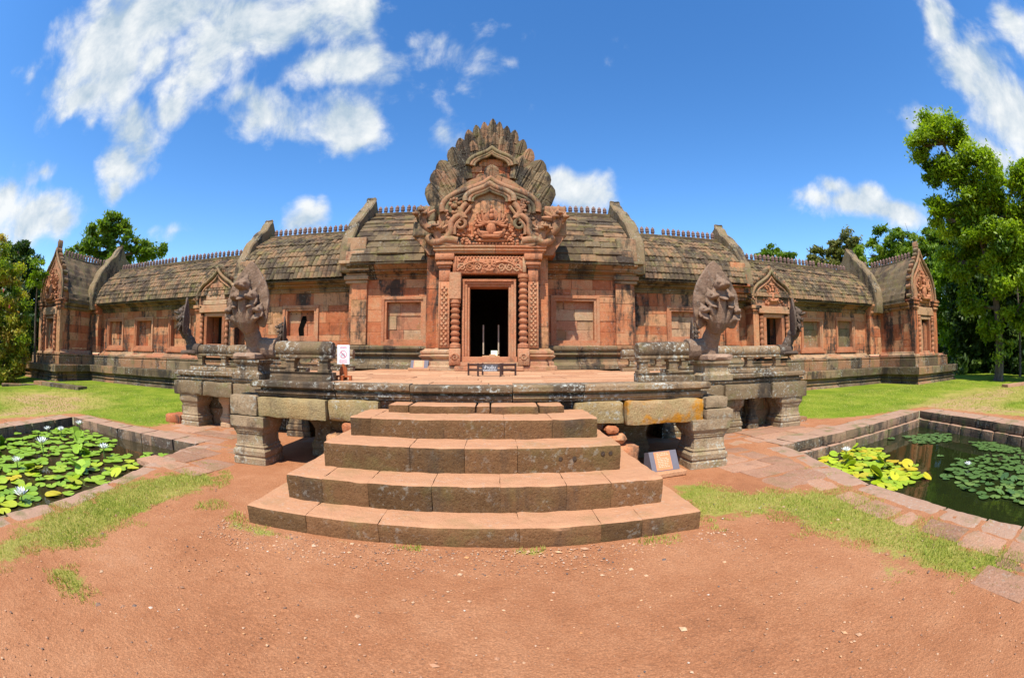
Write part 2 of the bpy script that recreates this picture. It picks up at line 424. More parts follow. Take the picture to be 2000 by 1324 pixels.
M['ridge'] = stone('ridge_stone', [(.12, .075, .06), (.22, .13, .105), (.30, .19, .15)], dark=.5, lichen=.5)
M['beam'] = stone('beam_stone', [(.24, .16, .075), (.33, .245, .115), (.40, .29, .15)], dark=.4, dthr=(.56, .7), lichen=.7, moss=.35, rust=.12)
M['beam_rust'] = stone('lichen_stained_beam', [(.30, .2, .09), (.37, .26, .12), (.46, .2, .10)], dark=.25, lichen=.5, moss=.3, rust=1.0)
M['pier'] = stone('pier_stone', [(.17, .12, .072), (.32, .225, .13), (.42, .29, .17)], dark=.6, dthr=(.52, .65), lichen=.85, lcol=(.40, .39, .31), moss=.4, lcov=.05)
M['naga'] = stone('naga_stone', [(.20, .13, .085), (.34, .215, .14), (.44, .285, .19)], dark=.6, dthr=(.55, .7), lichen=.3, bump=.6)
M['naga_dark'] = stone('dark_naga_stone', [(.09, .062, .044), (.165, .112, .078), (.23, .155, .108)], dark=.6, lichen=.5)
M['rail'] = stone('rail_stone', [(.11, .072, .043), (.22, .145, .08), (.31, .2, .108)], dark=.75, dthr=(.48, .62), lichen=.95, moss=.25, lcov=.05)
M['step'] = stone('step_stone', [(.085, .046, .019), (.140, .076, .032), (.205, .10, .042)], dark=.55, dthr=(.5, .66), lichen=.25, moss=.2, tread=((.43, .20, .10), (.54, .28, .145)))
M['deck'] = stone('terrace_flagstone', [(.43, .20, .10), (.54, .275, .14), (.60, .34, .185)], dark=.15, lichen=.1, bump=.35)
M['slab'] = stone('paving_slab', [(.27, .14, .08), (.40, .21, .125), (.48, .26, .155)], dark=.4, dthr=(.55, .7), lichen=.3, moss=.25)
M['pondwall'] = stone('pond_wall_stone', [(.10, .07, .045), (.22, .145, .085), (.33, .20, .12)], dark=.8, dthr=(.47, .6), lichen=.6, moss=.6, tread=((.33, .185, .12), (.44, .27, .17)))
M['leafstone'] = stone('flame_leaf_stone', [(.12, .085, .048), (.20, .14, .078), (.35, .18, .098), (.26, .18, .10)], dark=.95, dthr=(.45, .58), lichen=.5, lcol=(.34, .33, .24), moss=.45, bump=.9)
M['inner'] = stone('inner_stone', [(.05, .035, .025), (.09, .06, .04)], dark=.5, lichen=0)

def plain(name, col, rough=.6, var=.12, spec=.3, bump=0.):
    t = NT(name); n = t.noise(14, 4, .6)
    c = t.mix(n, tuple(x * (1 - var) for x in col), tuple(min(1, x * (1 + var)) for x in col)); t.l(c, t.b.inputs['Base Color'])
    t.b.inputs['Roughness'].default_value = rough; t.b.inputs['Specular IOR Level'].default_value = spec
    if bump: t.bump(t.noise(60, 4, .6), bump, .01)
    return t.m

def leafmat(name, cols, trans=.35, rough=.5, gloss=.35):
    t = NT(name); tint = t.attr('tint'); c = t.ramp(tint, [(i / (len(cols) - 1), q) for i, q in enumerate(cols)])
    t.l(c, t.b.inputs['Base Color']); t.b.inputs['Roughness'].default_value = rough; t.b.inputs['Specular IOR Level'].default_value = gloss
    tr = t.n('ShaderNodeBsdfTranslucent'); t.l(t.mix(1., c, (1.25, 1.35, .55), 'MULTIPLY'), tr.inputs[0])
    mx = t.n('ShaderNodeMixShader'); mx.inputs[0].default_value = trans; t.l(t.b.outputs[0], mx.inputs[1]); t.l(tr.outputs[0], mx.inputs[2]); t.l(mx.outputs[0], t.out.inputs[0])
    return t.m

# ------------------------------------------------------------------ ground, water, paving
POND_L = [(-5.42, 6.66), (-5.15, 5.1), (-4.84, 3.7), (-4.74, 2.5), (-4.8, 1.8), (-4.9, 0.0), (-5.0, -4.5), (-9.9, -4.5), (-10.05, 4.0), (-10.5, 6.88)]
POND_R = [(5.42, 6.72), (5.3, 5.76), (4.84, 3.8), (4.82, 2.37), (4.9, 1.2), (5.0, -4.5), (10.6, -4.5), (10.95, 3.3), (11.85, 7.62)]
def inflate(P, k):
    c = (sum(p[0] for p in P) / len(P), sum(p[1] for p in P) / len(P)); out = []
    for p in P:
        d = Vector((p[0] - c[0], p[1] - c[1])); d = d * (1 + k / d.length); out.append((c[0] + d.x, c[1] + d.y))
    return out
GRASS_L = [(-4.07, 1.36), (-4.31, 1.96), (-4.5, 2.91), (-4.55, 3.97), (-4.31, 4.85), (-3.77, 5.11), (-3.4, 4.71), (-3.5, 4.23), (-3.61, 3.51), (-3.43, 2.7), (-3.39, 2.19), (-3.66, 1.72), (-3.62, 1.4), (-3.58, 1.1), (-3.9, .6), (-4.3, .5)]
GRASS_R = [(2.43, 5.28), (3.01, 5.04), (3.09, 4.48), (3.74, 4.35), (4.25, 3.79), (4.35, 3.24), (4.1, 2.84), (4.15, 2.18), (4.05, 1.67), (4.25, .92), (3.91, .78), (3.52, 1.22), (3.3, 1.58), (3.31, 2.4), (3.11, 2.97), (3.1, 3.7), (2.51, 3.85), (2.16, 3.6), (2.35, 4.91)]
TUFTS = [[(-3.23, 1.5), (-3.13, 1.75), (-2.64, 1.65), (-2.51, 1.44), (-2.78, 1.33)], [(-3.24, 3.9), (-2.96, 4.19), (-2.8, 3.96), (-3.02, 3.72)],
         [(-2.55, 3.8), (-2.3, 3.68), (-1.95, 3.6), (-1.75, 3.48), (-2.2, 3.42), (-2.5, 3.55)], [(.25, 3.6), (.62, 3.6), (.55, 3.5), (.3, 3.5)],
         [(1.4, 3.62), (1.85, 3.6), (1.8, 3.48), (1.5, 3.5)], [(-.75, 3.6), (-.5, 3.6), (-.55, 3.54), (-.7, 3.54)], [(-1.3, 3.62), (-1.15, 3.62), (-1.18, 3.56)], [(2.2, 3.62), (2.35, 3.9), (2.3, 3.5)],
         [(3.1, 2.15), (3.3, 2.3), (3.25, 2.05)], [(2.9, 1.75), (3.0, 1.85), (3.02, 1.7)], [(-2.6, 4.6), (-2.3, 4.8), (-2.45, 4.45)]]
LAWN_L = [(-7.7, 7.55), (-7.75, 9), (-8.3, 16), (-70, 16), (-70, -30), (-11.3, -30), (-11.4, 5), (-11.2, 7.5)]
LAWN_R = [(7.9, 9.3), (8.2, 16), (70, 16), (70, -30), (12.3, -30), (12.4, 3), (12.9, 8.1), (9.4, 8.5)]
BACK = [(-70, 15.5), (70, 15.5), (70, 90), (-70, 90)]

def zg(x, y):
    t = np.clip((np.asarray(y, float) - 8.6) / 3.6, 0, 1)
    t2 = np.clip((np.abs(np.asarray(x, float)) - 6.0) / 2.0, 0, 1)
    return .19 * t * t * (3 - 2 * t) * np.maximum(t2, (np.asarray(y) > 15))

def make_ground():
    pts = []
    for x in np.arange(-16, 16.01, .28):
        for y in np.arange(-1.5, 13, .28): pts.append((x + ru(-.06, .06), y + ru(-.06, .06)))
    for x in np.arange(-52, 53, 1.6):
        for y in np.arange(-9, 60, 1.6):
            if not (-16.3 < x < 16.3 and -1.8 < y < 13.2): pts.append((x + ru(-.3, .3), y + ru(-.3, .3)))
    for r, n in ((95, 24), (200, 24), (600, 24)):
        for k in range(n): pts.append((r * math.cos(k * 2 * math.pi / n), 10 + r * math.sin(k * 2 * math.pi / n)))
    edges = []
    hl, hr = inflate(POND_L, .12), inflate(POND_R, .12)
    nf = len(pts)
    A = np.array(pts); keep = (dist_poly(hl, A[:, 0], A[:, 1]) < -.05) & (dist_poly(hr, A[:, 0], A[:, 1]) < -.05)
    pts = [p for p, k in zip(pts, keep) if k]
    for P in (hl, hr):
        o = len(pts); pts += P; edges += [(o + i, o + (i + 1) % len(P)) for i in range(len(P))]
    vs, es, fs, *_ = geometry.delaunay_2d_cdt([Vector(p) for p in pts], edges, [], 0, 1e-4)
    V = np.array([(v.x, v.y) for v in vs]); F = [tuple(f) for f in fs]
    C = np.array([V[list(f)].mean(0) for f in F])
    ok = (dist_poly(hl, C[:, 0], C[:, 1]) < 0) & (dist_poly(hr, C[:, 0], C[:, 1]) < 0)
    F = [f for f, k in zip(F, ok) if k]
    X, Y = V[:, 0], V[:, 1]
    DL, DR = dist_poly(POND_L, X, Y), dist_poly(POND_R, X, Y)
    z = zg(X, Y) + np.array([.014 * noise.fractal(Vector((x * .9, y * .9, 3)), 1, 2, 4) * min(1, max(0, (-max(dl, dr) - .1) / .8)) if abs(x) < 17 and y < 14 else 0 for (x, y), dl, dr in zip(V, DL, DR)]) - .004
    me = bpy.data.meshes.new('ground'); me.from_pydata([(a, b, c) for (a, b), c in zip(V, z)], [], F); me.update()
    g = np.zeros(len(V))
    for P, w in [(GRASS_L, .35), (GRASS_R, .45)] + [(t, .2) for t in TUFTS]: g = np.maximum(g, np.clip(.44 + dist_poly(P, X, Y) / w, 0, .70))
    for P in (LAWN_L, LAWN_R, BACK): g = np.maximum(g, np.clip(.5 + dist_poly(P, X, Y) / 1.0, 0, 1))
    dry = np.clip(1 - np.hypot((X + 15) / 4.5, (Y - 8.3) / 3.2), 0, 1) + np.clip(1 - np.hypot((X - 17) / 8, (Y - 7.3) / 2.6), 0, 1) + np.clip(1 - np.hypot((X + 12.2) / 1.4, (Y - 6) / 3), 0, 1) * .8 + np.clip(1 - np.hypot((X - 13.2) / 1.2, (Y - 5) / 4), 0, 1) * .8
    for P in [GRASS_L, GRASS_R] + TUFTS: dry = np.maximum(dry, np.where(dist_poly(P, X, Y) > -.4, .34, 0))
    for nm, arr in (('grass', g), ('dry', np.clip(dry * 1.6, 0, 1))):
        a = me.attributes.new(nm, 'FLOAT', 'POINT'); a.data.foreach_set('value', arr.astype(np.float32))
    me.polygons.foreach_set('use_smooth', [True] * len(me.polygons))
    t = NT('earth_and_lawn')
    n1 = t.noise(.75, 7, .66); n2 = t.noise(5, 8, .65, off=(4, 2, 0)); n3 = t.noise(70, 5, .7); n5 = t.noise(24, 6, .7, off=(9, 1, 0))
    dirt = t.ramp(t.math('ADD', t.math('MULTIPLY', n1, .7), t.math('MULTIPLY', n2, .3)), [(.28, (.34, .140, .064)), (.44, (.48, .20, .090)), (.58, (.56, .255, .122)), (.72, (.60, .315, .175))])
    dirt = t.mix(t.rng(n3, .40, .72), t.mix(1., dirt, (.72, .69, .66), 'MULTIPLY'), t.mix(1., dirt, (1.1, 1.1, 1.1), 'MULTIPLY'))
    dirt = t.mix(t.math('MULTIPLY', t.rng(n5, .56, .72), .45), dirt, (.20, .10, .06))
    vo = t.voro(55); dirt = t.mix(t.math('MULTIPLY', t.rng(vo.outputs['Distance'], .22, .08), .55), dirt, t.ramp(vo.outputs['Color'], [(0, (.12, .10, .09)), (.35, (.40, .24, .13)), (.6, (.58, .38, .22)), (1, (.55, .21, .08))]))
    ga = t.attr('grass'); da = t.attr('dry')
    lawn = t.ramp(t.math('ADD', t.math('MULTIPLY', t.noise(.7, 7, .7, off=(2, 5, 0)), .5), t.math('MULTIPLY', t.noise(26, 6, .75, sc=(1, .5, 1)), .5)), [(.36, (.07, .125, .008)), (.49, (.165, .225, .014)), (.62, (.31, .31, .04))])
    dryc = t.ramp(n5, [(.35, (.30, .25, .05)), (.65, (.46, .35, .11))])
    dm = t.rng(t.math('ADD', da, t.math('MULTIPLY', t.math('SUBTRACT', t.noise(.9, 6, .7, off=(1, 6, 0)), .42), 1.6)), .25, .8)
    lawn = t.mix(t.math('MULTIPLY', dm, .85), lawn, dryc)
    bald = t.rng(t.math('ADD', t.math('MULTIPLY', da, .55), t.noise(1.3, 7, .7, off=(8, 3, 0))), .92, 1.08)
    lawn = t.mix(t.math('MULTIPLY', bald, .8), lawn, (.46, .27, .14))
    gm = t.rng(t.math('ADD', ga, t.math('ADD', t.math('MULTIPLY', t.math('SUBTRACT', n2, .5), 1.2), t.math('MULTIPLY', t.math('SUBTRACT', n3, .5), .7))), .42, .62)
    t.l(t.mix(gm, dirt, lawn), t.b.inputs['Base Color']); t.b.inputs['Roughness'].default_value = .95; t.b.inputs['Specular IOR Level'].default_value = .1
    h = t.math('ADD', t.math('MULTIPLY', n3, .5), t.math('ADD', n5, t.math('MULTIPLY', t.rng(vo.outputs['Distance'], .25, .05), .25)))
    t.bump(h, .75, .035)
    me.materials.append(t.m); o = bpy.data.objects.new('ground', me); COL.objects.link(o); structure(o)
make_ground()

def water(P, z, name, deep):
    P = inflate(P, .06); me = bpy.data.meshes.new('water'); me.from_pydata([(x, y, z) for x, y in P], [], [tuple(range(len(P)))]); me.update()
    t = NT(name); c = t.mix(t.noise(.9, 4, .6), deep[0], deep[1]); t.l(c, t.b.inputs['Base Color'])
    t.b.inputs['Roughness'].default_value = .03; t.b.inputs['IOR'].default_value = 1.33; t.b.inputs['Specular IOR Level'].default_value = .6
    t.bump(t.noise(5, 3, .5), .05, .02)
    me.materials.append(t.m); o = bpy.data.objects.new('water', me); COL.objects.link(o); structure(o)
    if o.data.polygons[0].normal.z < 0: me.flip_normals()
water(POND_L, -.20, 'murky_brown_water', ((.030, .022, .008), (.045, .035, .014)))
water(POND_R, -.42, 'murky_green_water', ((.010, .016, .004), (.022, .026, .007)))

def run_blocks(mb, p0, p1, width, zb, zt, lens, push=0.0, skip=None, seg=.08, amp=.006, rnd=.014):
    """a row of stone blocks along p0-p1; outward (to the right of the direction) is where their width lies"""
    p0 = Vector(p0); p1 = Vector(p1); d = (p1 - p0); Lx = d.length; d.normalize(); nv = Vector((d.y, -d.x)); a = 0
    while a < Lx - .05:
        b = min(Lx, a + ru(*lens))
        if Lx - b < lens[0] * .5: b = Lx
        if not (skip and skip[0] < (a + b) / 2 < skip[1]):
            def fn(u, n, z): p = p0 + d * u + nv * n; return (p.x, p.y, z)
            j = ru(-.02, .02)
            rough(mb, a + .006, b - .006, push + j, push + width + ru(-.05, .05), zb, zt + ru(-.004, .004), seg, amp, rnd, None, fn)
        a = b

def pond_wall(name, label, P, courses, order, widths, loc, notch=None):
    root = empty(name, label, 'pond wall', loc)
    m1 = MB(); m2 = MB()
    for i in range(len(P)):
        a, b = P[i], P[(i + 1) % len(P)]
        if (a[1] < -4 and b[1] < -4): continue
        # the pond lists run clockwise or counter-clockwise: take the side away from the centre
        if order < 0: a, b = b, a
        w = widths(P[i], P[(i + 1) % len(P)])
        run_blocks(m1, a, b, w, courses[0], .002 if w < .5 else .014, (.6, 1.2), 0, notch(P[i]) if notch else None)
        if len(courses) > 1: run_blocks(m2, a, b, .4, courses[1], courses[0] - .01, (.5, 1.0), -.09 if w > .5 else 0)
    m1.build('kerb_course', M['pondwall'], root, 40)
    if m2.v: m2.build('lower_course', M['pondwall'], root, 40)
    rebase(root, loc)
pond_wall('pond_wall', 'low stone kerb wall round the lily-crowded pond left of the stairs', POND_L, [-.6], -1, lambda a, b: .42 if a[0] > -5.43 and b[0] > -5.43 else .62, (-7.5, 2, 0),
          lambda a: (1.55, 1.85) if False else None)
pond_wall('pond_wall', 'two-course stone wall round the dark open pond right of the stairs', POND_R, [-.2, -.75], 1, lambda a, b: .42 if a[0] < 5.43 and b[0] < 5.43 else .75, (8, 2, 0))

def paving():
    mb = MB()
    def field(x0, x1, y0, y1, lx, ly, rz=0, top=(-.012, .022), p=1.):
        y = y0
        while y < y1 - .1:
            h = min(ru(*ly), y1 - y); x = x0 + ru(-.2, .1)
            while x < x1 - .1:
                w = ru(*lx)
                if rt() < p:
                    cx, cy = (x0 + x1) / 2, (y0 + y1) / 2; cs, sn = math.cos(rz), math.sin(rz); zt = ru(*top)
                    def fn(u, v, z): return (cx + (u - cx) * cs - (v - cy) * sn, cy + (u - cx) * sn + (v - cy) * cs, z)
                    rough(mb, x + .006, min(x + w, x1 + .1) - .006, y + .006, y + h - .006, -.09, zt, .10, .008, .012, None, fn)
                x += w
            y += h
    field(3.6, 4.7, 4.4, 7.0, (.6, 1.1), (.45, .7), R(8), (-.004, .012), .97)
    field(5.5, 7.8, 7.45, 9.2, (.7, 1.2), (.5, .8), R(8), (-.01, .02), .95)
    field(3.7, 5.3, 7.15, 9.0, (.6, 1.1), (.5, .8), R(6), (-.008, .012), .95)
    for a, b in (((5.3, 5.76), (4.84, 3.8)), ((4.84, 3.8), (4.82, 2.37)), ((4.82, 2.37), (4.9, 1.2)), ((4.9, 1.2), (5.0, -2))): run_blocks(mb, a, b, .42, -.09, .004, (.5, .95), .43)
    field(3.55, 4.0, -1, 1.2, (.42, .5), (.6, 1), 0, (-.01, .012), .8)
    field(-5.3, -3.9, 4.9, 6.9, (.6, 1.1), (.45, .7), R(-8), (-.006, .012), .95)
    field(-7.0, -5.0, 7.0, 8.1, (.7, 1.2), (.5, .8), R(-4), (-.006, .014), .95)
    field(-7.3, 7.2, 8.0, 9.6, (.7, 1.2), (.5, .8), 0, (-.010, .008), .9)
    structure(mb.build('paving', M['slab'], None, 40))
paving()

# ------------------------------------------------------------------ grass, pebbles
def blades(name, sets, mat):
    V = []; T = []
    for P, n, h0, h1, w, thr, lean in sets:
        A = np.array(P); lo, hi = A.min(0) - .25, A.max(0) + .25
        pts = rng.uniform(lo, hi, (n, 2)); d = dist_poly(P, pts[:, 0], pts[:, 1])
        nz = np.array([noise.fractal(Vector((x * 2.2, y * 2.2, 9)), 1, 2, 3) + .6 * noise.noise(Vector((x * 9, y * 9, 2))) for x, y in pts])
        pr = d / thr + nz * 1.1
        # never on the water or in the ponds
        k = (pr > 0) & (dist_poly(POND_L, pts[:, 0], pts[:, 1]) < -.05) & (dist_poly(POND_R, pts[:, 0], pts[:, 1]) < -.05)
        pts = pts[k]; m = len(pts); edge = np.clip(pr[k], 0, 1)
        an = rng.uniform(0, 2 * np.pi, m); h = rng.uniform(h0, h1, m) * (.55 + .45 * edge); ln = rng.uniform(0, lean, m); la = rng.uniform(0, 2 * np.pi, m)
        z = zg(pts[:, 0], pts[:, 1]) - .008
        dx, dy = np.cos(an) * w, np.sin(an) * w
        a = np.stack([pts[:, 0] - dx, pts[:, 1] - dy, z], 1); b = np.stack([pts[:, 0] + dx, pts[:, 1] + dy, z], 1)
        c = np.stack([pts[:, 0] + np.cos(la) * ln * h, pts[:, 1] + np.sin(la) * ln * h, z + h], 1)
        V.append(np.stack([a, b, c], 1).reshape(-1, 3))
        cl = np.clip(.5 + .35 * np.array([noise.noise(Vector((x * 1.5, y * 1.5, 5))) for x, y in pts]) + rng.normal(0, .16, m) - .15 * (1 - edge), 0, 1); T.append(np.repeat(cl, 3))
    V = np.concatenate(V); T = np.concatenate(T); n = len(V) // 3
    me = bpy.data.meshes.new(name); me.vertices.add(len(V)); me.vertices.foreach_set('co', V.ravel()); me.loops.add(3 * n); me.loops.foreach_set('vertex_index', np.arange(3 * n))
    me.polygons.add(n); me.polygons.foreach_set('loop_start', np.arange(0, 3 * n, 3)); me.update(calc_edges=True)
    return stuff(finish(me, name, mat, None, None, T))
M['grass'] = leafmat('grass_blade', [(.56, .45, .15), (.45, .42, .10), (.29, .34, .045), (.14, .21, .02)], .3, .6, .2)
blades('grass', [(inflate(GRASS_L, .16), 40000, .015, .05, .0042, .28, .95), (inflate(GRASS_R, .16), 52000, .015, .05, .0044, .3, .95)] +
       [(t, 2600, .025, .075, .005, .15, .9) for t in TUFTS[:3]] + [(t, 1300, .03, .08, .006, .12, .8) for t in TUFTS[3:8]] + [(t, 500, .02, .04, .005, .12, .8) for t in TUFTS[8:]] +
       [([(-11.2, 7.6), (-7.7, 7.6), (-7.8, 11), (-20, 14), (-20, 5), (-11.4, 3)], 30000, .02, .05, .012, .8, .8), ([(8.0, 9.4), (8.4, 13), (22, 13), (24, 4), (12.6, 3), (12.9, 8.2)], 30000, .02, .05, .012, .8, .8)] +
       [([(x, y), (x + .5, y), (x + .5, y + .07), (x, y + .07)], 420, .02, .05, .005, .06, .8) for x, y in ((4.5, 5.0), (4.35, 4.5), (3.9, 5.2), (4.9, 2.4), (4.5, 1.6), (-4.4, 6.1), (-5.0, 6.9), (-4.6, 5.5), (-6.2, 7.4))], M['grass'])

def pebbles():
    mb = MB()
    for q in range(8500):
        x, y = (ru(-4.2, 4.2), ru(.25, 4.6)) if q < 6500 else (ru(-2.6, 2.4), 3.56 - .5 * rt() ** 1.5)
        if -2.3 < x < 2.1 and y > 3.6: continue
        if q < 6500 and rt() > .3 + .7 * max(0, noise.noise(Vector((x * 1.4, y * 1.4, 1))) + .35): continue
        s = .0032 + .009 * rt() ** 3 + (.018 * rt() if rt() < .03 else 0)
        p = [Vector((1, 0, 0)), Vector((-1, 0, 0)), Vector((0, 1, 0)), Vector((0, -1, 0)), Vector((0, 0, .8)), Vector((0, 0, -.8))]
        a = ru(0, 6.28); q = []
        for v in p:
            v = v * s * ru(.7, 1.3); q.append((x + v.x * math.cos(a) * 1.3 - v.y * math.sin(a), y + v.x * math.sin(a) * 1.3 + v.y * math.cos(a), .001 + v.z * .7))
        mb.add(q, [(0, 2, 4), (2, 1, 4), (1, 3, 4), (3, 0, 4), (2, 0, 5), (1, 2, 5), (3, 1, 5), (0, 3, 5)], rt())
    t = NT('pebble'); t.l(t.ramp(t.attr('tint'), [(0, (.10, .08, .07)), (.2, (.30, .15, .08)), (.5, (.42, .2, .1)), (.75, (.55, .34, .19)), (.92, (.55, .24, .08)), (1, (.6, .52, .42))]), t.b.inputs['Base Color']); t.b.inputs['Roughness'].default_value = .85
    stuff(mb.build('gravel', t.m, None))
pebbles()

# ------------------------------------------------------------------ terrace
def terrace():
    root = empty('stone_terrace', 'cross-shaped raised stone terrace on moulded piers in front of the temple door', 'terrace', (0, 9, 0))
    path = [(-7.42, 12.2), (-7.42, 8.42), (-3.5, 8.42), (-3.5, 6.02), (3.28, 6.02), (3.28, 8.42), (7.32, 8.42), (7.32, 12.2)]
    prof = [(-.04, 1.06), (-.04, 1.10), (.0, 1.11), (.0, 1.15), (-.07, 1.155), (-.07, 1.185), (.02, 1.19), (.05, 1.21), (.05, 1.27), (.02, 1.295)]
    mb = MB(); sweep(mb, path, prof, .5, (.8, 1.5), .012, .006, .012); mb.build('edge_moulding', M['rail'], root)
    mb = MB()                                                     # flagstones
    def field(x0, x1, y0, y1):
        y = y0
        while y < y1 - .15:
            h = min(ru(.45, .7), y1 - y)
            if y1 - y - h < .2: h = y1 - y
            x = x0
            while x < x1 - .05:
                w = ru(.6, 1.3); e = x + w
                if x1 - e < .4: e = x1
                cbox(mb, x + .004, e - .004, y + .004, y + h - .004, 1.2, 1.3 + ru(-.008, .006), .008); x = e
            y += h
    field(-3.25, 3.03, 6.25, 8.66); field(-7.15, 7.05, 8.66, 12.1); field(-3.6, 3.4, 12.1, 14.2)
    mb.build('flagstones', M['deck'], root)
    def beam(x0, x1, y0, y1, z0, z1, mat, tint=.45, **k):
        b = MB(); rough(b, x0, x1, y0, y1, z0, z1, .06, .014, .018, tint, **k); b.build('beam', mat, root, 40)
    beam(-3.42, -2.24, 5.93, 6.5, .75, 1.05, M['beam']); beam(-2.225, -1.45, 5.97, 6.5, .75, 1.055, M['beam'])
    beam(1.98, 3.2, 5.92, 6.5, .71, 1.055, M['beam_rust']); beam(1.25, 1.965, 5.99, 6.5, .74, 1.05, M['beam'])
    beam(-3.98, -3.45, 5.95, 6.55, .75, 1.06, M['pier'])
    beam(3.22, 3.62, 5.9, 6.5, .9, 1.07, M['pier']); beam(3.22, 3.72, 5.86, 6.5, .72, .89, M['pier'])
    beam(-7.48, -6.52, 8.36, 9.0, .73, 1.06, M['grey']); beam(-6.5, -5.6, 8.38, 9.0, .73, 1.06, M['grey']); beam(-5.58, -3.55, 8.38, 9.0, .74, 1.06, M['grey'])
    beam(6.3, 7.42, 8.36, 9.0, .70, 1.06, M['grey']); beam(5.0, 6.28, 8.38, 9.0, .73, 1.06, M['grey']); beam(3.34, 4.98, 8.38, 9.0, .74, 1.06, M['grey'])
    beam(-3.95, -3.5, 6.6, 8.35, .75, 1.05, M['grey']); beam(3.3, 3.72, 6.55, 8.35, .74, 1.05, M['grey'])
    PR = [(0, 0), (.0, .085), (-.025, .10), (-.025, .12), (.0, .135), (.0, .20), (-.02, .215), (-.05, .235), (-.05, .25), (-.035, .26), (-.075, .285), (-.075, .30), (-.085, .31), (-.085, .44), (-.06, .455), (-.06, .47), (-.04, .485), (-.04, .50), (-.02, .52), (0.01, .55), (.02, .56), (.02, .70)]
    def pier(cx, cy, hx, hy, mat, h=.74):
        V = []; F = []; b = MB(); nn = 7
        off = Vector((ru(-9, 9), ru(-9, 9), 0))
        for o, z in [(o_, z_ * h / .70) for o_, z_ in PR]:
            for sx, sy, ex, ey in ((-1, -1, 1, -1), (1, -1, 1, 1), (1, 1, -1, 1), (-1, 1, -1, -1)):
                for q in range(nn):
                    f = q / nn; x = (hx + o * .62) * (sx + (ex - sx) * f); y = (hy + o * .62) * (sy + (ey - sy) * f)
                    p = Vector((cx + x, cy + y, z)); w = noise.noise(p * 5 + off) * .012 + noise.noise(p * 14 + off) * .006
                    d = Vector((x, y, 0)).normalized(); edge = .02 * (1 + noise.noise(p * 9 + off)) if q == 0 else 0; p += d * (w - edge); V.append(tuple(p))
        n = 4 * nn; m = len(PR)
        for i in range(m - 1):
            for q in range(n): F.append((i * n + q, i * n + (q + 1) % n, (i + 1) * n + (q + 1) % n, (i + 1) * n + q))
        F.append(tuple(range((m - 1) * n, m * n))); b.add(V, F, .5); b.build('pier', mat, root, 30)
    for cx, cy, hx, hy, mt in ((-3.62, 6.22, .32, .33, 'pier'), (3.33, 6.2, .33, .33, 'pier'), (-7.02, 8.75, .31, .33, 'pier'), (6.98, 8.75, .34, .33, 'pier'),
                               (-2.62, 7.25, .33, .33, 'grey'), (2.4, 7.25, .33, .33, 'grey'), (-5.3, 8.8, .28, .3, 'grey'), (5.3, 8.8, .28, .3, 'grey'), (-3.95, 8.8, .3, .3, 'grey'), (3.85, 8.8, .3, .3, 'grey'), (-6.1, 8.95, .16, .2, 'tan'), (6.05, 8.95, .16, .2, 'grey')):
        pier(cx, cy, hx, hy, M[mt])
    mb = MB()                                                     # the masonry core under the deck
    for args in (((-2.0, 6.15), (1, 0), 3.75), ((-2.0, 9.9), (0, -1), 3.75), ((1.75, 6.15), (0, 1), 3.75), ((-7.2, 9.14), (1, 0), 5.2), ((1.75, 9.14), (1, 0), 5.38), ((-7.2, 12.2), (0, -1), 3.04), ((7.13, 9.16), (0, 1), 3.04)):
        mb = MB(); wall(mb, *args, 0, 1.05, (), (.28, .4), (.5, 1.0), .3); mb.build('core_wall', M['grey'], root)
    mb = MB(); mb2 = MB()                                         # rubble flanking the stairs
    for x0, x1, y0, y1, z0, z1 in ((-2.33, -1.9, 5.95, 6.4, .0, .34), (-2.3, -1.95, 5.98, 6.4, .35, .56), (-2.02, -1.7, 5.96, 6.4, .57, .73), (1.72, 2.2, 5.95, 6.4, 0, .42), (1.66, 2.02, 5.97, 6.4, .43, .58), (1.68, 1.9, 5.95, 6.3, .59, .71)):
        rough(mb if x0 < 0 else mb2, x0, x1, y0, y1, z0, z1, .06, .02, .03)
    mb.build('flank_rubble', M['sandstone'], root, 40); mb2.build('flank_rubble', M['sandstone'], root, 40)
    rebase(root, (0, 9, 0))
terrace()

def staircase():
    root = empty('stone_staircase', 'worn red sandstone staircase of five broad steps up to the terrace', 'stairs', (-.1, 3.64, 0))
    St = [(-2.3, 2.1, 3.64, -.06, .185, [.155, .32, .605, .77, .86]), (-2.0, 1.83, 4.05, .10, .45, [.11, .24, .405, .575, .74, .855]), (-1.73, 1.5, 4.54, .36, .725, [.305, .485, .657]),
          (-1.58, 1.36, 5.06, .64, .955, [.09, .39, .627, .816])]
    for k, (x0, x1, y, z0, z1, cuts) in enumerate(St):
        mb = MB(); cs = [0] + cuts + [1]; w = x1 - x0
        for i in range(len(cs) - 1):
            a, b = x0 + w * cs[i] - .002, x0 + w * cs[i + 1] + .002
            def fn(u, v, z, y=y, a=a, b=b): return (u, v + (.05 * ((u + .1) / 2.3) ** 2 if v < y + .3 else 0) , z)
            rough(mb, a, b, y + ru(-.006, .006), 6.06, z0, z1 + ru(-.004, .003), .042, .008, .014, None, fn, 5.0, 40, .4)
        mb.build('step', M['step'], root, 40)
    mb = MB()
    cs = [-1.24, -.95, -.08, .1, .72, 1.06]
    for i in range(5): rough(mb, cs[i] + .005, cs[i + 1] - .005, 5.6 + (.05 if i in (0, 4) else 0), 6.08, .85, 1.055, .04, .006, .012)
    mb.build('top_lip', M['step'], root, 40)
    for x in (.84, .99, 1.3, 1.385):                               # dark plugs painting the shade inside drilled sockets in the third riser
        h = MB(); zz = .60 if x < 1.2 else .64
        lathe(h, [(.022, 0), (.022, .05)], 10); h.v = [(x + p[0], 4.535 + p[2] - .01 + .05 * ((x + .1) / 2.3) ** 2, zz + p[1]) for p in h.v]
        h.build('drill_shade_plug', M['inner'], root)
    rebase(root, (-.1, 3.64, 0))
staircase()

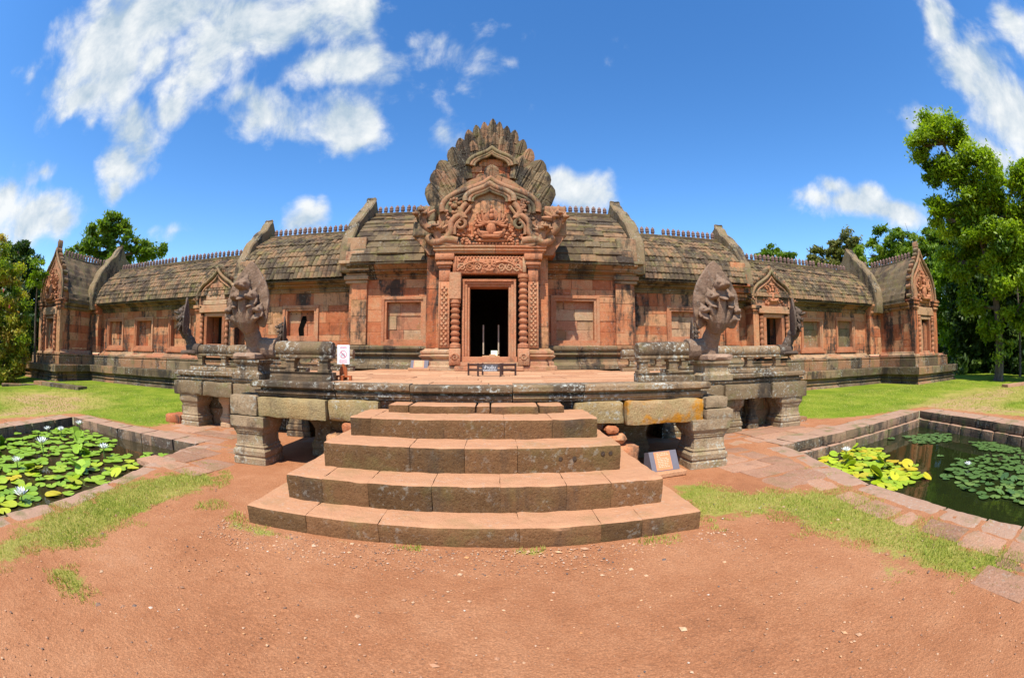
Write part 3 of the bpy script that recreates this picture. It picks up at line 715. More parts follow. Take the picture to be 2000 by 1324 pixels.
# ------------------------------------------------------------------ naga statues and balustrades
def naga_mesh(scale=1.0):
    mb = MB()
    tube(mb, smooth_line([(.0, .16, -.05), (0, .16, .1), (0, .1, .24), (0, .02, .36), (0, -.03, .47)], 3), [.16] * 4 + [.15] * 4 + [.135] * 3 + [.15] * 2, 14)
    ell(mb, (0, -.03, .47), (.17, .15, .15), n=14, m=9)
    H = [(0, .40), (.17, .44), (.30, .40), (.37, .42), (.42, .56), (.44, .74), (.42, .92), (.34, 1.10), (.22, 1.26), (.10, 1.39), (0, 1.46)]
    H = smooth_line(H, 3); n = len(H)                              # the hood: a leaf-shaped slab, hollow towards the front
    V = []; F = []
    def yy(x, z): return -.02 - .42 * x * x - .10 * max(0, z - .9)
    zc = .8
    ring = [(p.x, p.y) for p in H] + [(-p.x, p.y) for p in H[-2:0:-1]]
    K = 6; m = len(ring)
    for side in (-1, 1):
        for k in range(K + 1):
            f = k / K
            for x, z in ring:
                X, Z = x * f, zc + (z - zc) * f; th = .055 * (1 - .55 * f ** 3); rib = .010 * math.sin(26 * math.atan2(x, z - .25)) * f if side < 0 else 0
                V.append((X, yy(X, Z) + side * th + (-rib if side < 0 else 0), Z))
    o = (K + 1) * m
    for k in range(K):
        for i in range(m):
            j = (i + 1) % m
            F.append((k * m + i, k * m + j, (k + 1) * m + j, (k + 1) * m + i)); F.append((o + k * m + i, o + (k + 1) * m + i, o + (k + 1) * m + j, o + k * m + j))
    for i in range(m):
        j = (i + 1) % m; F.append((K * m + i, K * m + j, o + K * m + j, o + K * m + i))
    mb.add(V, F)
    for x, zt, yt, r, s in ((0, .95, -.22, .092, 1.08), (.185, .80, -.20, .062, .80), (-.185, .80, -.20, .062, .80), (.325, .60, -.19, .05, .66), (-.325, .60, -.19, .05, .66)):
        tube(mb, smooth_line([(x * .25, -.06, .36), (x * .55, -.17, .50), (x * .9, -.22, .52 + (zt - .52) * .5), (x, yt + .0, zt)], 3), [r * 1.05] * 4 + [r] * 4 + [r * .95] * 2, 10)
        c = Vector((x, yt, zt)); ya = R(-16 * (1 if x > 0 else -1 if x < 0 else 0)); q = Matrix.Rotation(ya, 3, 'Z')
        def at(dx, dy, dz): return c + q @ Vector((dx * s, dy * s, dz * s))
        ell(mb, at(0, -.02, .09), (.115 * s, .125 * s, .095 * s), q)                     # skull
        ell(mb, at(0, -.12, .055), (.09 * s, .115 * s, .038 * s), q @ Matrix.Rotation(R(-14), 3, 'X'))      # upper jaw
        ell(mb, at(0, -.20, .085), (.05 * s, .04 * s, .035 * s), q)                     # nostrils
        ell(mb, at(0, -.09, -.10), (.07 * s, .09 * s, .026 * s), q @ Matrix.Rotation(R(24), 3, 'X'))       # lower jaw
        for e in (-1, 1):
            ell(mb, at(.07 * e, -.10, .115), (.032 * s, .035 * s, .03 * s), q)
            tube(mb, [at(.08 * e, .02, .05), at(.11 * e, .0, -.02), at(.09 * e, -.03, -.08)], [.03 * s, .035 * s, .02 * s], 6)
        tube(mb, [at(0, -.05, .13), at(0, .02, .18), at(0, .07, .26)], [.07 * s, .05 * s, .02 * s], 8)       # crest
        if s > .9:
            for zz in (.60, .68, .76, .84): tube(mb, [(-.09, -.185, zz + .01), (0, -.235, zz), (.09, -.185, zz + .01)], .012, 6)
    if scale != 1: mb.v = [tuple(c * scale for c in p) for p in mb.v]
    return mb
_naga = {}
def naga(label, loc, rz, mat, tail, scale=1.0):
    root = empty('naga_statue', label, 'statue', loc, rz, 'many-headed naga statues on the terrace')
    if scale not in _naga: _naga[scale] = naga_mesh(scale)
    src = _naga[scale]; mb = MB(); mb.v = list(src.v); mb.f = list(src.f); mb.t = list(src.t)
    inv = Matrix.Rotation(-rz, 3, 'Z'); tl = [inv @ Vector(p) for p in tail]
    tube(mb, smooth_line(tl, 4), [.15 * scale + .03 * i / (len(tl) * 4) for i in range((len(tl) - 1) * 4 + 1)], 12)
    o = mb.build('body', mat, root, 180)
    r = o.modifiers.new('fuse', 'REMESH'); r.mode = 'VOXEL'; r.voxel_size = .0095 * scale; r.use_smooth_shade = True
    s = o.modifiers.new('soften', 'SMOOTH'); s.factor = .5; s.iterations = 1
    d = o.modifiers.new('wear', 'DISPLACE'); tx = bpy.data.textures.get('wear_clouds') or bpy.data.textures.new('wear_clouds', 'CLOUDS'); tx.noise_scale = .07; tx.noise_depth = 3
    d.texture = tx; d.strength = .006 * scale; d.mid_level = .5; d.texture_coords = 'LOCAL'
    pb = MB(); w = .25 * scale
    rough(pb, -w, w, -w * .75, w * 1.1, -.1 * scale, .0, .05, .012, .018); p = pb.build('pedestal_slab', mat, root, 40)
    return root

def balustrade(label, x0, x1, y, post_xs, zb, mat, end=0):
    """a naga's body as a rail on short posts over a base rail"""
    root = empty('naga_balustrade', label, 'balustrade', ((x0 + x1) / 2, y, zb))
    mb = MB(); V = []; F = []; n = 16; cuts = [x0]
    while x1 - cuts[-1] > 1.6: cuts.append(cuts[-1] + ru(.8, 1.3))
    cuts.append(x1)
    for i in range(len(cuts) - 1):
        a, b = cuts[i] + .006, cuts[i + 1] - .006; m = max(3, int((b - a) / .08)); pts = []; rad = []
        for k in range(m + 1): pts.append((a + (b - a) * k / m, y + .006 * noise.noise(Vector((a + k, 1, 1))), zb + .475 + .008 * noise.noise(Vector((a + k * .3, 5, 2))))); rad.append(.122 + .008 * noise.noise(Vector((a + k * .4, 2, 8))) - (.015 if k in (0, m) else 0))
        tube(mb, pts, rad, n, rt())
        cbox(mb, a, b, y - .10, y + .10, zb + .335, zb + .385, .01)
    mb.build('rail', M[mat], root, 50)
    mb = MB(); sweep(mb, [(x0, y - .13), (x1, y - .13)], [(0, zb + .003), (0, zb + .07), (-.03, zb + .08), (-.03, zb + .10), (-.01, zb + .13)], .24, (.9, 1.5)); mb.build('base_rail', M[mat], root)
    for px in post_xs:
        mb = MB(); h = .09
        lathe(mb, [(h, zb + .131), (h, zb + .165), (h - .02, zb + .175), (h - .02, zb + .29), (h, zb + .30), (h, zb + .334)], c=(px, y), square=True); mb.v = [(p[0] + ru(-.004, .004), p[1], p[2]) for p in mb.v]
        mb.build('post', M[mat], root)
    rebase(root, ((x0 + x1) / 2, y, zb))
balustrade('short lichen-spotted naga rail left of the stairs, beside the white sign', -3.35, -2.27, 6.38, (-3.0, -2.42), 1.30, 'rail')
balustrade('short naga rail right of the stairs, ending at the right front naga', 2.26, 3.2, 6.38, (2.36, 2.85), 1.30, 'rail')
balustrade('long naga rail along the left arm of the terrace', -7.05, -3.75, 8.68, (-6.75, -6.0, -5.1, -4.3), 1.30, 'rail')
balustrade('long naga rail along the right arm of the terrace', 3.6, 6.95, 8.68, (4.1, 4.9, 5.8, 6.65), 1.30, 'rail')
balustrade('far naga rail at the back of the left terrace arm', -5.75, -3.7, 11.75, (-5.5, -4.7, -4.0), 1.30, 'rail')
balustrade('far naga rail at the back of the right terrace arm', 3.6, 5.6, 11.75, (3.9, 4.7, 5.4), 1.30, 'rail')
for sx, cx in ((-1, -3.72), (1, 3.52)):                            # corner pedestals under the front nagas
    root = empty('naga_pedestal', 'moulded stone pedestal under the %s front naga' % ('left' if sx < 0 else 'lichen-white right'), 'pedestal', (cx, 6.33, 1.3))
    mb = MB(); lathe(mb, [(.27, 1.301), (.27, 1.38), (.24, 1.40), (.21, 1.43), (.21, 1.52), (.25, 1.56), (.25, 1.595)], c=(cx, 6.33), square=True); mb.build('shaft', M['pier' if sx > 0 else 'rail'], root)
    rebase(root, (cx, 6.33, 1.3))
naga('left front naga statue with five reared heads beside the stairs', (-3.75, 6.25, 1.70), R(-5), M['naga'], [(0, .2, .06), (.15, .2, .1), (.32, .14, .08), (.48, .13, .075)])
naga('right front naga statue with five reared heads beside the stairs', (3.55, 6.25, 1.70), R(5), M['naga'], [(0, .2, .06), (-.12, .2, .1), (-.28, .14, .08), (-.45, .13, .075)])
naga('dark naga statue at the outer end of the left terrace arm', (-7.18, 8.6, 1.76), R(-58), M['naga_dark'], [(0, .0, .0), (.12, .05, .03), (.3, .08, .02), (.4, .08, .015)], .86)
naga('dark naga statue at the outer end of the right terrace arm', (7.08, 8.6, 1.76), R(58), M['naga_dark'], [(0, .0, .0), (-.12, .05, .03), (-.3, .08, .02), (-.4, .08, .015)], .86)
naga('small far naga statue behind the left terrace arm, seen edge-on', (-5.85, 11.7, 1.76), R(-66), M['naga_dark'], [(0, .0, .0), (.12, .03, .03), (.3, .05, .02), (.4, .05, .015)], .72)
naga('small far naga statue behind the right terrace arm, half hidden by the front naga', (5.72, 11.7, 1.76), R(66), M['naga_dark'], [(0, .0, .0), (-.12, .03, .03), (-.3, .05, .02), (-.4, .05, .015)], .72)
for i, (x0, x1, y0, y1, z0, z1, lb) in enumerate(((-8.0, -7.42, 8.5, 9.1, -.05, .2, 'reddish squared stone block on the lawn by the left terrace arm'), (-7.75, -7.4, 8.95, 9.4, -.05, .42, 'dark upright stone block behind the reddish one by the left arm'), (7.45, 7.95, 8.9, 9.4, -.05, .12, 'flat stone block on the lawn by the right terrace arm'))):
    mb = MB(); rough(mb, x0, x1, y0, y1, z0, z1, .06, .015, .02); tag(mb.build('stone_block', M['sandstone'] if i == 0 else M['grey'], None, 40), lb, 'stone block')

# ------------------------------------------------------------------ the temple
YR = 17.4
M['break_shade'] = plain('painted_break_shade', (.006, .005, .004), 1., 0, 0)  # near-black colour painted in for the dark of the broken window slab
TEMPLE = empty('sandstone_temple', 'long red sandstone temple gallery with tall carved doorway, low wings and stone roofs', 'temple', (0, 17, 0))

def frame_at(parent, x0, x1, z0, z1, y, w=.17, steps=((0, .07), (.55, .03)), fill='sandstone', depth=.2, name='window', mat='fine', sill=True, cols=2):
    """framed blind window in a wall facing -Y: x0..x1, z0..z1 are the outer edges"""
    mb = MB()
    for k, (f, pr) in enumerate(steps):                            # stepped mouldings, jambs butted between head and sill
        f2 = steps[k + 1][0] if k + 1 < len(steps) else 1.0
        a, b = w * f, w * f2; yb = y + .24
        cbox(mb, x0 + a, x1 - a, y - pr, yb, z1 - b, z1 - a, .006, .6); cbox(mb, x0 + a, x1 - a, y - pr, yb, z0 + a, z0 + b, .006, .5)
        cbox(mb, x0 + a, x0 + b, y - pr, yb, z0 + b + .002, z1 - b - .002, .006, .4); cbox(mb, x1 - b, x1 - a, y - pr, yb, z0 + b + .002, z1 - b - .002, .006, .7)
    if sill: cbox(mb, x0 - .08, x1 + .08, y - .13, y + .1, z0 - .10, z0 - .003, .012, .3)
    o = mb.build(name, M[mat], parent)
    ib = MB(); wall(ib, (x0 + w - .01, y + depth), (1, 0), x1 - x0 - 2 * w + .02, z0 + w - .01, z1 - w + .01, (), (.3, .5), ((x1 - x0) * .3, (x1 - x0) * .6), .15, .02, .012)
    ib.build('infill', M[fill], o)
    return o

def roof(x0, x1, yE, zE, zR, parent, ribs=True, seed=0, sag=0.0, label=None):
    rows = 11 if ribs else 11
    cy, cz = yE + .16 * (YR - yE), zE + .60 * (zR - zE)
    def prof(t):
        y = (1 - t) ** 2 * yE + 2 * t * (1 - t) * cy + t * t * YR; z = (1 - t) ** 2 * zE + 2 * t * (1 - t) * cz + t * t * zR
        dy = 2 * (1 - t) * (cy - yE) + 2 * t * (YR - cy); dz = 2 * (1 - t) * (cz - zE) + 2 * t * (zR - cz); l = math.hypot(dy, dz); return y, z, -dz / l, dy / l
    r = np.random.default_rng(seed)
    if ribs:
        w = .172; nc = int(round((x1 - x0) / w)); w = (x1 - x0) / nc; sub = 8; xs = np.concatenate([x0 + w * (i + np.array([.02, .1, .24, .4, .6, .76, .9, .98])) for i in range(nc)]); col = np.repeat(np.arange(nc), sub)
        u = np.tile([.02, .1, .24, .4, .6, .76, .9, .98], nc); rib = .052 * np.sqrt(np.clip(np.sin(np.pi * u), 0, 1))
    ts = []
    for k in range(rows): ts += [(k, f) for f in (.004, .05, .35, .7, .95, .996)]
    V = []; T = []; H = len(ts)
    if not ribs:
        lens = []
    rowcuts = []
    for k in range(rows):
        if ribs:
            colofs = r.normal(0, .009, nc) + r.normal(0, .012); ct = np.clip(r.normal(.5, .22, nc) + r.normal(0, .12) + .18 * np.sin(np.arange(nc) * .35 + k), 0, 1); ct[r.random(nc) < .035] = 1
            # some tiles are knocked back
            kn = r.random(nc) < .06; colofs[kn] -= .03
            rowcuts.append((colofs, ct))
        else:
            cu = [x0]
            while cu[-1] < x1: cu.append(cu[-1] + r.uniform(.4, 1.1))
            rowcuts.append((np.array(cu), r.normal(0, .016, len(cu)), np.clip(r.normal(.5, .25, len(cu)), 0, 1)))
    if not ribs:
        xs = np.arange(x0, x1 + .001, .045)
    for (k, f) in ts:
        y, z, ny, nz = prof((k + f) / rows)
        if ribs:
            off, ct = rowcuts[k]; d = rib + off[col] + .024 * (1 - f) - (.014 if f > .99 or f < .01 else 0); tt = ct[col]
        else:
            cu, of, ct = rowcuts[k]; ii = np.clip(np.searchsorted(cu, xs, 'right') - 1, 0, len(cu) - 1); nearest = np.min(np.abs(xs[:, None] - cu[None, :]), 1)
            d = of[ii] + .03 * (1 - f) - np.where(nearest < .024, .03, 0) - (.025 if f > .99 or f < .01 else 0); tt = ct[ii]
        wob = np.array([.02 * noise.noise(Vector((x * 1.3, z * 1.7, seed))) for x in xs])
        sg = -sag * np.sin(np.pi * (xs - x0) / (x1 - x0)) * (k + f) / rows
        V.append(np.stack([xs, y + ny * (d + wob), z + nz * (d + wob) + sg], 1)); T.append(tt)
    n = len(xs); V = np.concatenate(V); T = np.concatenate(T)
    F = [(j * n + i, j * n + i + 1, (j + 1) * n + i + 1, (j + 1) * n + i) for j in range(H - 1) for i in range(n - 1)]
    mb = MB(); mb.add([tuple(p) for p in V], F, list(T))
    # far slope, soffit
    o = [prof(t / 6)[:2] for t in range(7)]
    for a, b in zip(o[:-1], o[1:]): mb.add([(x0, 2 * YR - a[0], a[1]), (x1, 2 * YR - a[0], a[1]), (x1, 2 * YR - b[0], b[1]), (x0, 2 * YR - b[0], b[1])], [(3, 2, 1, 0)], .5)
    cbox(mb, x0, x1, yE + .02, yE + .75, zE - .07, zE - .01, .01, .3)
    cbox(mb, x0, x1, YR - .16, YR + .16, zR - .06, zR + .09, .02, .35)   # ridge course
    return mb.build('roof', M['roof'], parent, 35)

def cornice(x0, x1, y, z, parent, h=.42, mat='grey', proj=.42):
    mb = MB(); p = proj
    pr = [(.02, z - h), (.06, z - h + .02), (.06, z - h + .07), (.10, z - h + .08), (.14, z - h + .12), (.10, z - h + .15), (.10, z - h + .17), (.17, z - h + .20), (p * .62, z - h + .25), (p * .62, z - h + .28), (p * .55, z - h + .29), (p * .9, z - .08), (p, z - .07), (p, z)]
    sweep(mb, [(x0, y), (x1, y)], pr, .3, (.7, 1.5), .008, .003, .006)
    return mb.build('cornice', M[mat], parent)

FIN = None
def finials(parent, x0, x1, y, z, step=.247, h=.37, along='x'):
    global FIN
    if FIN is None:
        mb = MB(); lathe(mb, [(.085, 0), (.085, .06), (.06, .08), (.075, .11), (.095, .14), (.095, .19), (.065, .21), (.09, .235), (.085, .29), (.05, .34), (.015, .385)], 8)
        FIN = mb.build('finial', M['ridge'], None, 30); FIN.parent = TEMPLE; first = FIN
    out = []
    x = x0 + step / 2
    while x < x1:
        if random.random() > .04:
            o = FIN if not out and FIN.location.length == 0 else FIN.copy()
            if o is not FIN: COL.objects.link(o)
            o.parent = parent; o.location = (x, y, z + ru(-.01, .01)) if along == 'x' else (y, x, z)
            s = h / .385; o.scale = (ru(.9, 1.05), ru(.9, 1.05), s * ru(.93, 1.04)); o.rotation_euler = (ru(-.05, .05), ru(-.05, .05), ru(0, 1)); out.append(o)
        x += step
    return out
def finial_row(parent, items):
    """the ridge finials past the hundred nearest, as one part"""
    mb = MB()
    for (x, y, z) in items:
        lathe(mb, [(.085, z), (.085, z + .06), (.06, z + .08), (.095, z + .14), (.095, z + .19), (.065, z + .21), (.09, z + .235), (.085, z + .29), (.015, z + .37)], 6, c=(x, y))
    return stuff(mb.build('finial_row', M['ridge'], parent, 30))

def gable(x0, x1, yE, zE, zA, parent, mat='grey', yA=YR):
    """curved gable slab standing across the roof, its leaf-edged rim rising above the tiles"""
    dy = yA - yE; dz = zA - zE
    left = smooth_line([(yE + .05, zE - .40), (yE - .04, zE), (yE + .04, zE + .2 * dz), (yE + .18 * dy, zE + .42 * dz), (yE + .40 * dy, zE + .60 * dz), (yE + .64 * dy, zE + .75 * dz), (yE + .85 * dy, zE + .88 * dz), (yA - .04, zA), (yA, zA + .04)], 3)
    left = [Vector((p.x + (.028 * (-1) ** (i // 2) if 4 < i < len(left) - 2 else 0), p.y + ru(-.03, .03))) for i, p in enumerate(left)]
    pts = [(p.x, p.y) for p in left] + [(2 * yA - p.x, p.y) for p in left[-2::-1]]
    mb = MB(); n = len(pts); V = []; F = []
    xs = [x0, x0 + .05, (x0 + x1) / 2, x1 - .05, x1]; ins = [.06, 0, .02, 0, .06]; c = (yA, zE - .2)
    for x, k in zip(xs, ins):
        for (a, b) in pts:
            d = Vector((c[0] - a, c[1] - b)).normalized(); q = Vector((x, a, b)); w = .035 * noise.noise(q * 4) + .015 * noise.noise(q * 11)
            V.append((x + .01 * noise.noise(q * 3 + Vector((5, 5, 5))), a + d.x * k + w, b + d.y * k + w))
    for j in range(len(xs) - 1):
        for i in range(n):
            i2 = (i + 1) % n; F.append((j * n + i, j * n + i2, (j + 1) * n + i2, (j + 1) * n + i))
    F.append(tuple(range(n))[::-1]); F.append(tuple((len(xs) - 1) * n + i for i in range(n)))
    F = [f[::-1] for f in F]
    mb.add(V, F, .5)
    return mb.build('gable', M[mat], parent, 35)

def arch_pts(cx, zb, hw, h, k=4, lobes=False):
    P = [(1, 0), (1.03, .2), (.97, .4), (.78, .58), (.52, .70), (.30, .80), (.12, .91), (0, 1.03)]
    L_ = smooth_line([(cx - a * hw, zb + b * h) for a, b in P], k); R_ = smooth_line([(cx + a * hw, zb + b * h) for a, b in P], k)
    return [(p.x, p.y) for p in L_] + [(p.x, p.y) for p in R_[-2::-1]]
def leaf(mb, base, tip, w, y, d=.16, tint=None):
    """pointed flame-leaf stone lying in the plane of the pediment, with a raised keel"""
    b = Vector(base); t = Vector(tip); ax = t - b; l = ax.length; ax.normalize(); pr = Vector((-ax.y, ax.x))
    prof = [(0, .85), (.3, 1.0), (.6, 1.0), (.8, .86), (.93, .56), (1, .22)]
    tint = rt() if tint is None else tint
    cut = ru(.38, .62)                                             # each leaf spans two courses of stone: a joint and a small slip between them
    for lo, hi, off in ((0, cut - .008, ru(-.015, .015)), (cut + .008, 1, ru(-.015, .02))):
        rows = [lo] + [a for a, _ in prof if lo < a < hi] + [hi]; V = []; F = []; N = len(rows); tl = min(1, max(0, tint + ru(-.25, .25)))
        ks = [np.interp(a, [q[0] for q in prof], [q[1] for q in prof]) * ru(.95, 1.04) for a in rows]
        for a, k in zip(rows, ks):
            c = b + ax * (l * a)
            for s, dy in ((-1, .0), (-.62, -.055), (-.28, -.075), (-.2, -.05), (0, -.10), (.2, -.05), (.28, -.075), (.62, -.055), (1, .0)):
                p = c + pr * (s * k * w / 2); V.append((p.x + ru(-.006, .006), y + off + dy * (1 if a < .9 else .5) - .05 * a + ru(-.008, .008), p.y + ru(-.006, .006)))
        for i in range(N - 1):
            for j in range(8): F.append((i * 9 + j, i * 9 + j + 1, (i + 1) * 9 + j + 1, (i + 1) * 9 + j))
        o = len(V)
        for a, k in zip(rows, ks):
            c = b + ax * (l * a)
            for s in (-1, 1): p = c + pr * (s * k * w / 2); V.append((p.x, y + d, p.y))
        for i in range(N - 1):
            F.append((i * 9, (i + 1) * 9, o + (i + 1) * 2, o + i * 2)); F.append((i * 9 + 8, o + i * 2 + 1, o + (i + 1) * 2 + 1, (i + 1) * 9 + 8)); F.append((o + i * 2, o + (i + 1) * 2, o + (i + 1) * 2 + 1, o + i * 2 + 1))
        F.append((0, o) + (o + 1,) + tuple(range(8, 0, -1))); e = (N - 1) * 9; F.append(tuple(range(e, e + 9)) + (o + (N - 1) * 2 + 1, o + (N - 1) * 2)); mb.add(V, F, tl)
def spiral(mb, c, r, y, turns=1.4, rad=.04, flip=1, n=26, start=0):
    pts = []; rr = []
    for i in range(n):
        f = i / (n - 1); a = start + flip * turns * 2 * math.pi * f; q = r * (1 - .85 * f); pts.append((c[0] + q * math.cos(a), y - .02 * f, c[1] + q * math.sin(a))); rr.append(rad * (1 - .45 * f))
    tube(mb, pts, rr, 6, rt())
def relief_figure(mb, cx, zb, h, y):
    """small cross-legged many-armed figure in half relief"""
    s = h / 1.25
    def e(x, z, rx, rz, dy=0, ry=.09): ell(mb, (cx + x * s, y + dy * s, zb + z * s), (rx * s, ry * s, rz * s), n=8, m=6)
    e(0, .08, .5, .08); e(0, .42, .15, .24, -.04, .12); e(0, .60, .19, .09, -.04); e(0, .80, .085, .11, -.08); e(0, .95, .07, .10, -.07); e(0, 1.08, .035, .10, -.06); e(0, .86, .22, .26, .06, .04)
    for q in (-1, 1):
        tube(mb, [(cx + q * .08 * s, y - .05 * s, zb + .24 * s), (cx + q * .36 * s, y - .12 * s, zb + .26 * s), (cx + q * .22 * s, y - .14 * s, zb + .16 * s), (cx - q * .12 * s, y - .15 * s, zb + .17 * s)], [.09 * s, .085 * s, .07 * s, .05 * s], 7)
        for a, l in ((15, .40), (42, .44), (68, .42), (-12, .36)):
            an = R(a); mid = (cx + q * (.16 + .5 * l * math.cos(an)) * s, y - .07 * s, zb + (.58 + .35 * l * math.sin(an) - .05) * s); end = (cx + q * (.16 + l * math.cos(an) * .8) * s, y - .09 * s, zb + (.58 + l * math.sin(an)) * s)
            tube(mb, [(cx + q * .14 * s, y - .05 * s, zb + .6 * s), mid, end], [.045 * s, .04 * s, .03 * s], 6); ell(mb, end, (.045 * s, .04 * s, .045 * s), n=6, m=5)
        for k in range(7): e(q * (.42 + .05 * math.sin(k * 2)), .16 + k * .105, .055, .06, -.02, .07)

def naga_end(mb, cx, cz, y, side, heads=3, s=1.0):
    """naga heads rearing at the end of a pediment arch"""
    tube(mb, smooth_line([(cx - side * .75 * s, y, cz - .55 * s), (cx - side * .35 * s, y - .03, cz - .62 * s), (cx, y - .06, cz - .42 * s), (cx + side * .12 * s, y - .06, cz - .1 * s)], 4), [.14 * s] * 9 + [.16 * s] * 4, 9)
    for k in range(heads):
        f = k / max(1, heads - 1) - .5; hx, hz = cx + side * (.12 + .10 * abs(f)) * s + f * .34 * s, cz + (.12 - .25 * abs(f)) * s
        tube(mb, [(cx + side * .05 * s, y - .05, cz - .2 * s), (hx, y - .12, hz)], [.1 * s, .085 * s], 8); ell(mb, (hx, y - .17, hz + .03), (.10 * s, .13 * s, .09 * s)); ell(mb, (hx + side * .06 * s, y - .28, hz), (.075 * s, .10 * s, .045 * s))
        tube(mb, [(hx, y - .1, hz + .08 * s), (hx + f * .1, y - .05, hz + .26 * s)], [.075 * s, .015 * s], 6)
    for k in range(5): a = R(35 + 35 * k); tube(mb, [(cx, y, cz), (cx + math.cos(a) * .42 * s, y + .02, cz + math.sin(a) * .40 * s)], [.13 * s, .05 * s], 6)

def rings(mb, cx, cy, r, z0, z1, n=7):
    """ringed octagonal colonnette"""
    pr = [(r * 1.25, z0), (r * 1.25, z0 + .10), (r, z0 + .12)]; H = z1 - z0 - .24
    for k in range(n):
        z = z0 + .12 + H * k / n; d = H / n
        pr += [(r * .82, z + .02), (r * .82, z + d * .38), (r * .95, z + d * .42), (r * 1.05, z + d * .50), (r * .9, z + d * .56), (r * 1.12, z + d * .64), (r * 1.12, z + d * .74), (r * .9, z + d * .80), (r * 1.05, z + d * .88), (r * .92, z + d * .95)]
    pr += [(r * 1.2, z1 - .10), (r * 1.2, z1)]; lathe(mb, pr, 12, c=(cx, cy))

def carved_strip(mb, x0, x1, z0, z1, y):
    """pilaster face covered with small rosettes between plain borders"""
    cbox(mb, x0, x1, y, y + .3, z0, z1, .008, .5); w = x1 - x0
    cbox(mb, x0, x0 + w * .14, y - .02, y - .001, z0, z1, .004, .6); cbox(mb, x1 - w * .14, x1, y - .02, y - .001, z0, z1, .004, .6)
    z = z0 + w * .3; k = 0
    while z < z1 - w * .25:
        for a in (.32, .68):
            ell(mb, (x0 + w * a, y - .005, z), (w * .13, .035, w * .15), n=7, m=5, tint=.8)
        ell(mb, (x0 + w * .5, y - .005, z + w * .22), (w * .10, .03, w * .13), n=7, m=5, tint=.7)
        if k % 2 == 0:
            tube(mb, [(x0 + w * (.5 + .3 * math.cos(q * math.pi / 5)), y - .012, z + w * .25 * math.sin(q * math.pi / 5)) for q in range(6)], .016, 5)
        z += w * .45; k += 1

def side_porch(sx, x0, x1, ydoor):
    """little doorway with its own pediment in the gallery wall; x0..x1 is the opening"""
    cx = (x0 + x1) / 2; y = 15.55
    d = MB(); w = .16
    cbox(d, x0 - w, x0, y, y + .5, 1.72, 3.26, .008); cbox(d, x1, x1 + w, y, y + .5, 1.72, 3.26, .008); cbox(d, x0 - w, x1 + w, y - .005, y + .5, 3.262, 3.4, .008); cbox(d, x0 - w - .05, x1 + w + .05, y - .12, y + .5, 1.56, 1.718, .01); cbox(d, x0 + .003, x1 - .003, y + .03, y + .45, 1.722, 2.12, .01)
    o = d.build('doorway', M['fine'], TEMPLE)
    c = MB(); rings(c, x0 - w - .13, y - .02, .085, 1.7, 3.3, 6); c.build('colonnette', M['fine'], o, 40); c = MB(); rings(c, x1 + w + .13, y - .02, .085, 1.7, 3.3, 6); c.build('colonnette', M['fine'], o, 40)
    l = MB(); cbox(l, cx - .85, cx + .85, y - .10, y + .4, 3.42, 3.72, .02, .8); l.build('lintel', M['fine'], o)
    for s in (-1, 1):
        p = MB(); cbox(p, min(cx + s * .82, cx + s * 1.12), max(cx + s * .82, cx + s * 1.12), y + .02, y + .6, 1.6, 3.5, .01); cbox(p, min(cx + s * .76, cx + s * 1.18), max(cx + s * .76, cx + s * 1.18), y - .06, y + .6, 3.51, 3.60, .01); cbox(p, min(cx + s * .72, cx + s * 1.24), max(cx + s * .72, cx + s * 1.24), y - .10, y + .6, 3.61, 3.74, .015)
        p.build('pilaster', M['sandstone'], o)
    return o

def small_pediment(cx, zb, hw, h, y, parent, figure=True, mat='pediment', steps=False):
    root = None
    mb = MB(); A = arch_pts(cx, zb, hw, h)
    prism(mb, [(x, z) for x, z in A], 'y', y + .42, y + .03, .6)
    root = mb.build('pediment', M[mat], parent, 40)
    rim = MB(); pts = [(x, y - .03, z) for x, z in A]
    tube(rim, pts, .075, 8, .3); pts = [(cx + (x - cx) * .84, y - .0, zb + (z - zb) * .84) for x, z in A]; tube(rim, pts, .05, 7, .6)
    for i in range(3, len(A) - 3, 3):
        x, z = A[i]; dx, dz = A[i + 1][0] - A[i - 1][0], A[i + 1][1] - A[i - 1][1]; l = math.hypot(dx, dz); nx, nz = -dz / l, dx / l
        leaf(rim, (x, z), (x + nx * .17 + .0, z + nz * .17 + .07), .2, y + .1, .2)
    leaf(rim, (cx, zb + h * .95), (cx, zb + h * 1.2), .2, y + .1, .25)
    for s in (-1, 1): naga_end(rim, cx + s * hw * 1.0, zb + .22, y + .08, s, 3, .5)
    rim.build('arch_rim', M[mat], root, 45)
    f = MB()
    if steps:
        for k, (w, z) in enumerate(((.62, 0), (.5, .16), (.42, .30), (.36, .55))): cbox(f, cx - w * hw, cx + w * hw, y - .10 + .03 * k, y + .2, zb + z * h * .9, zb + (z + .15) * h * .9, .02, .6 + .1 * k)
        f.build('tympanum', M['tan'], root)
    elif figure:
        relief_figure(f, cx, zb + .1, h * .62, y)
        for _ in range(70):
            x, z = cx + ru(-.8, .8) * hw, zb + ru(.02, .7) * h
            if abs(x - cx) < hw * (1 - (z - zb) / h) * .95: ell(f, (x, y + .0, z), (ru(.03, .06), .06, ru(.03, .07)), n=6, m=5)
        f.build('relief', M['fine'], root, 60)
    return root

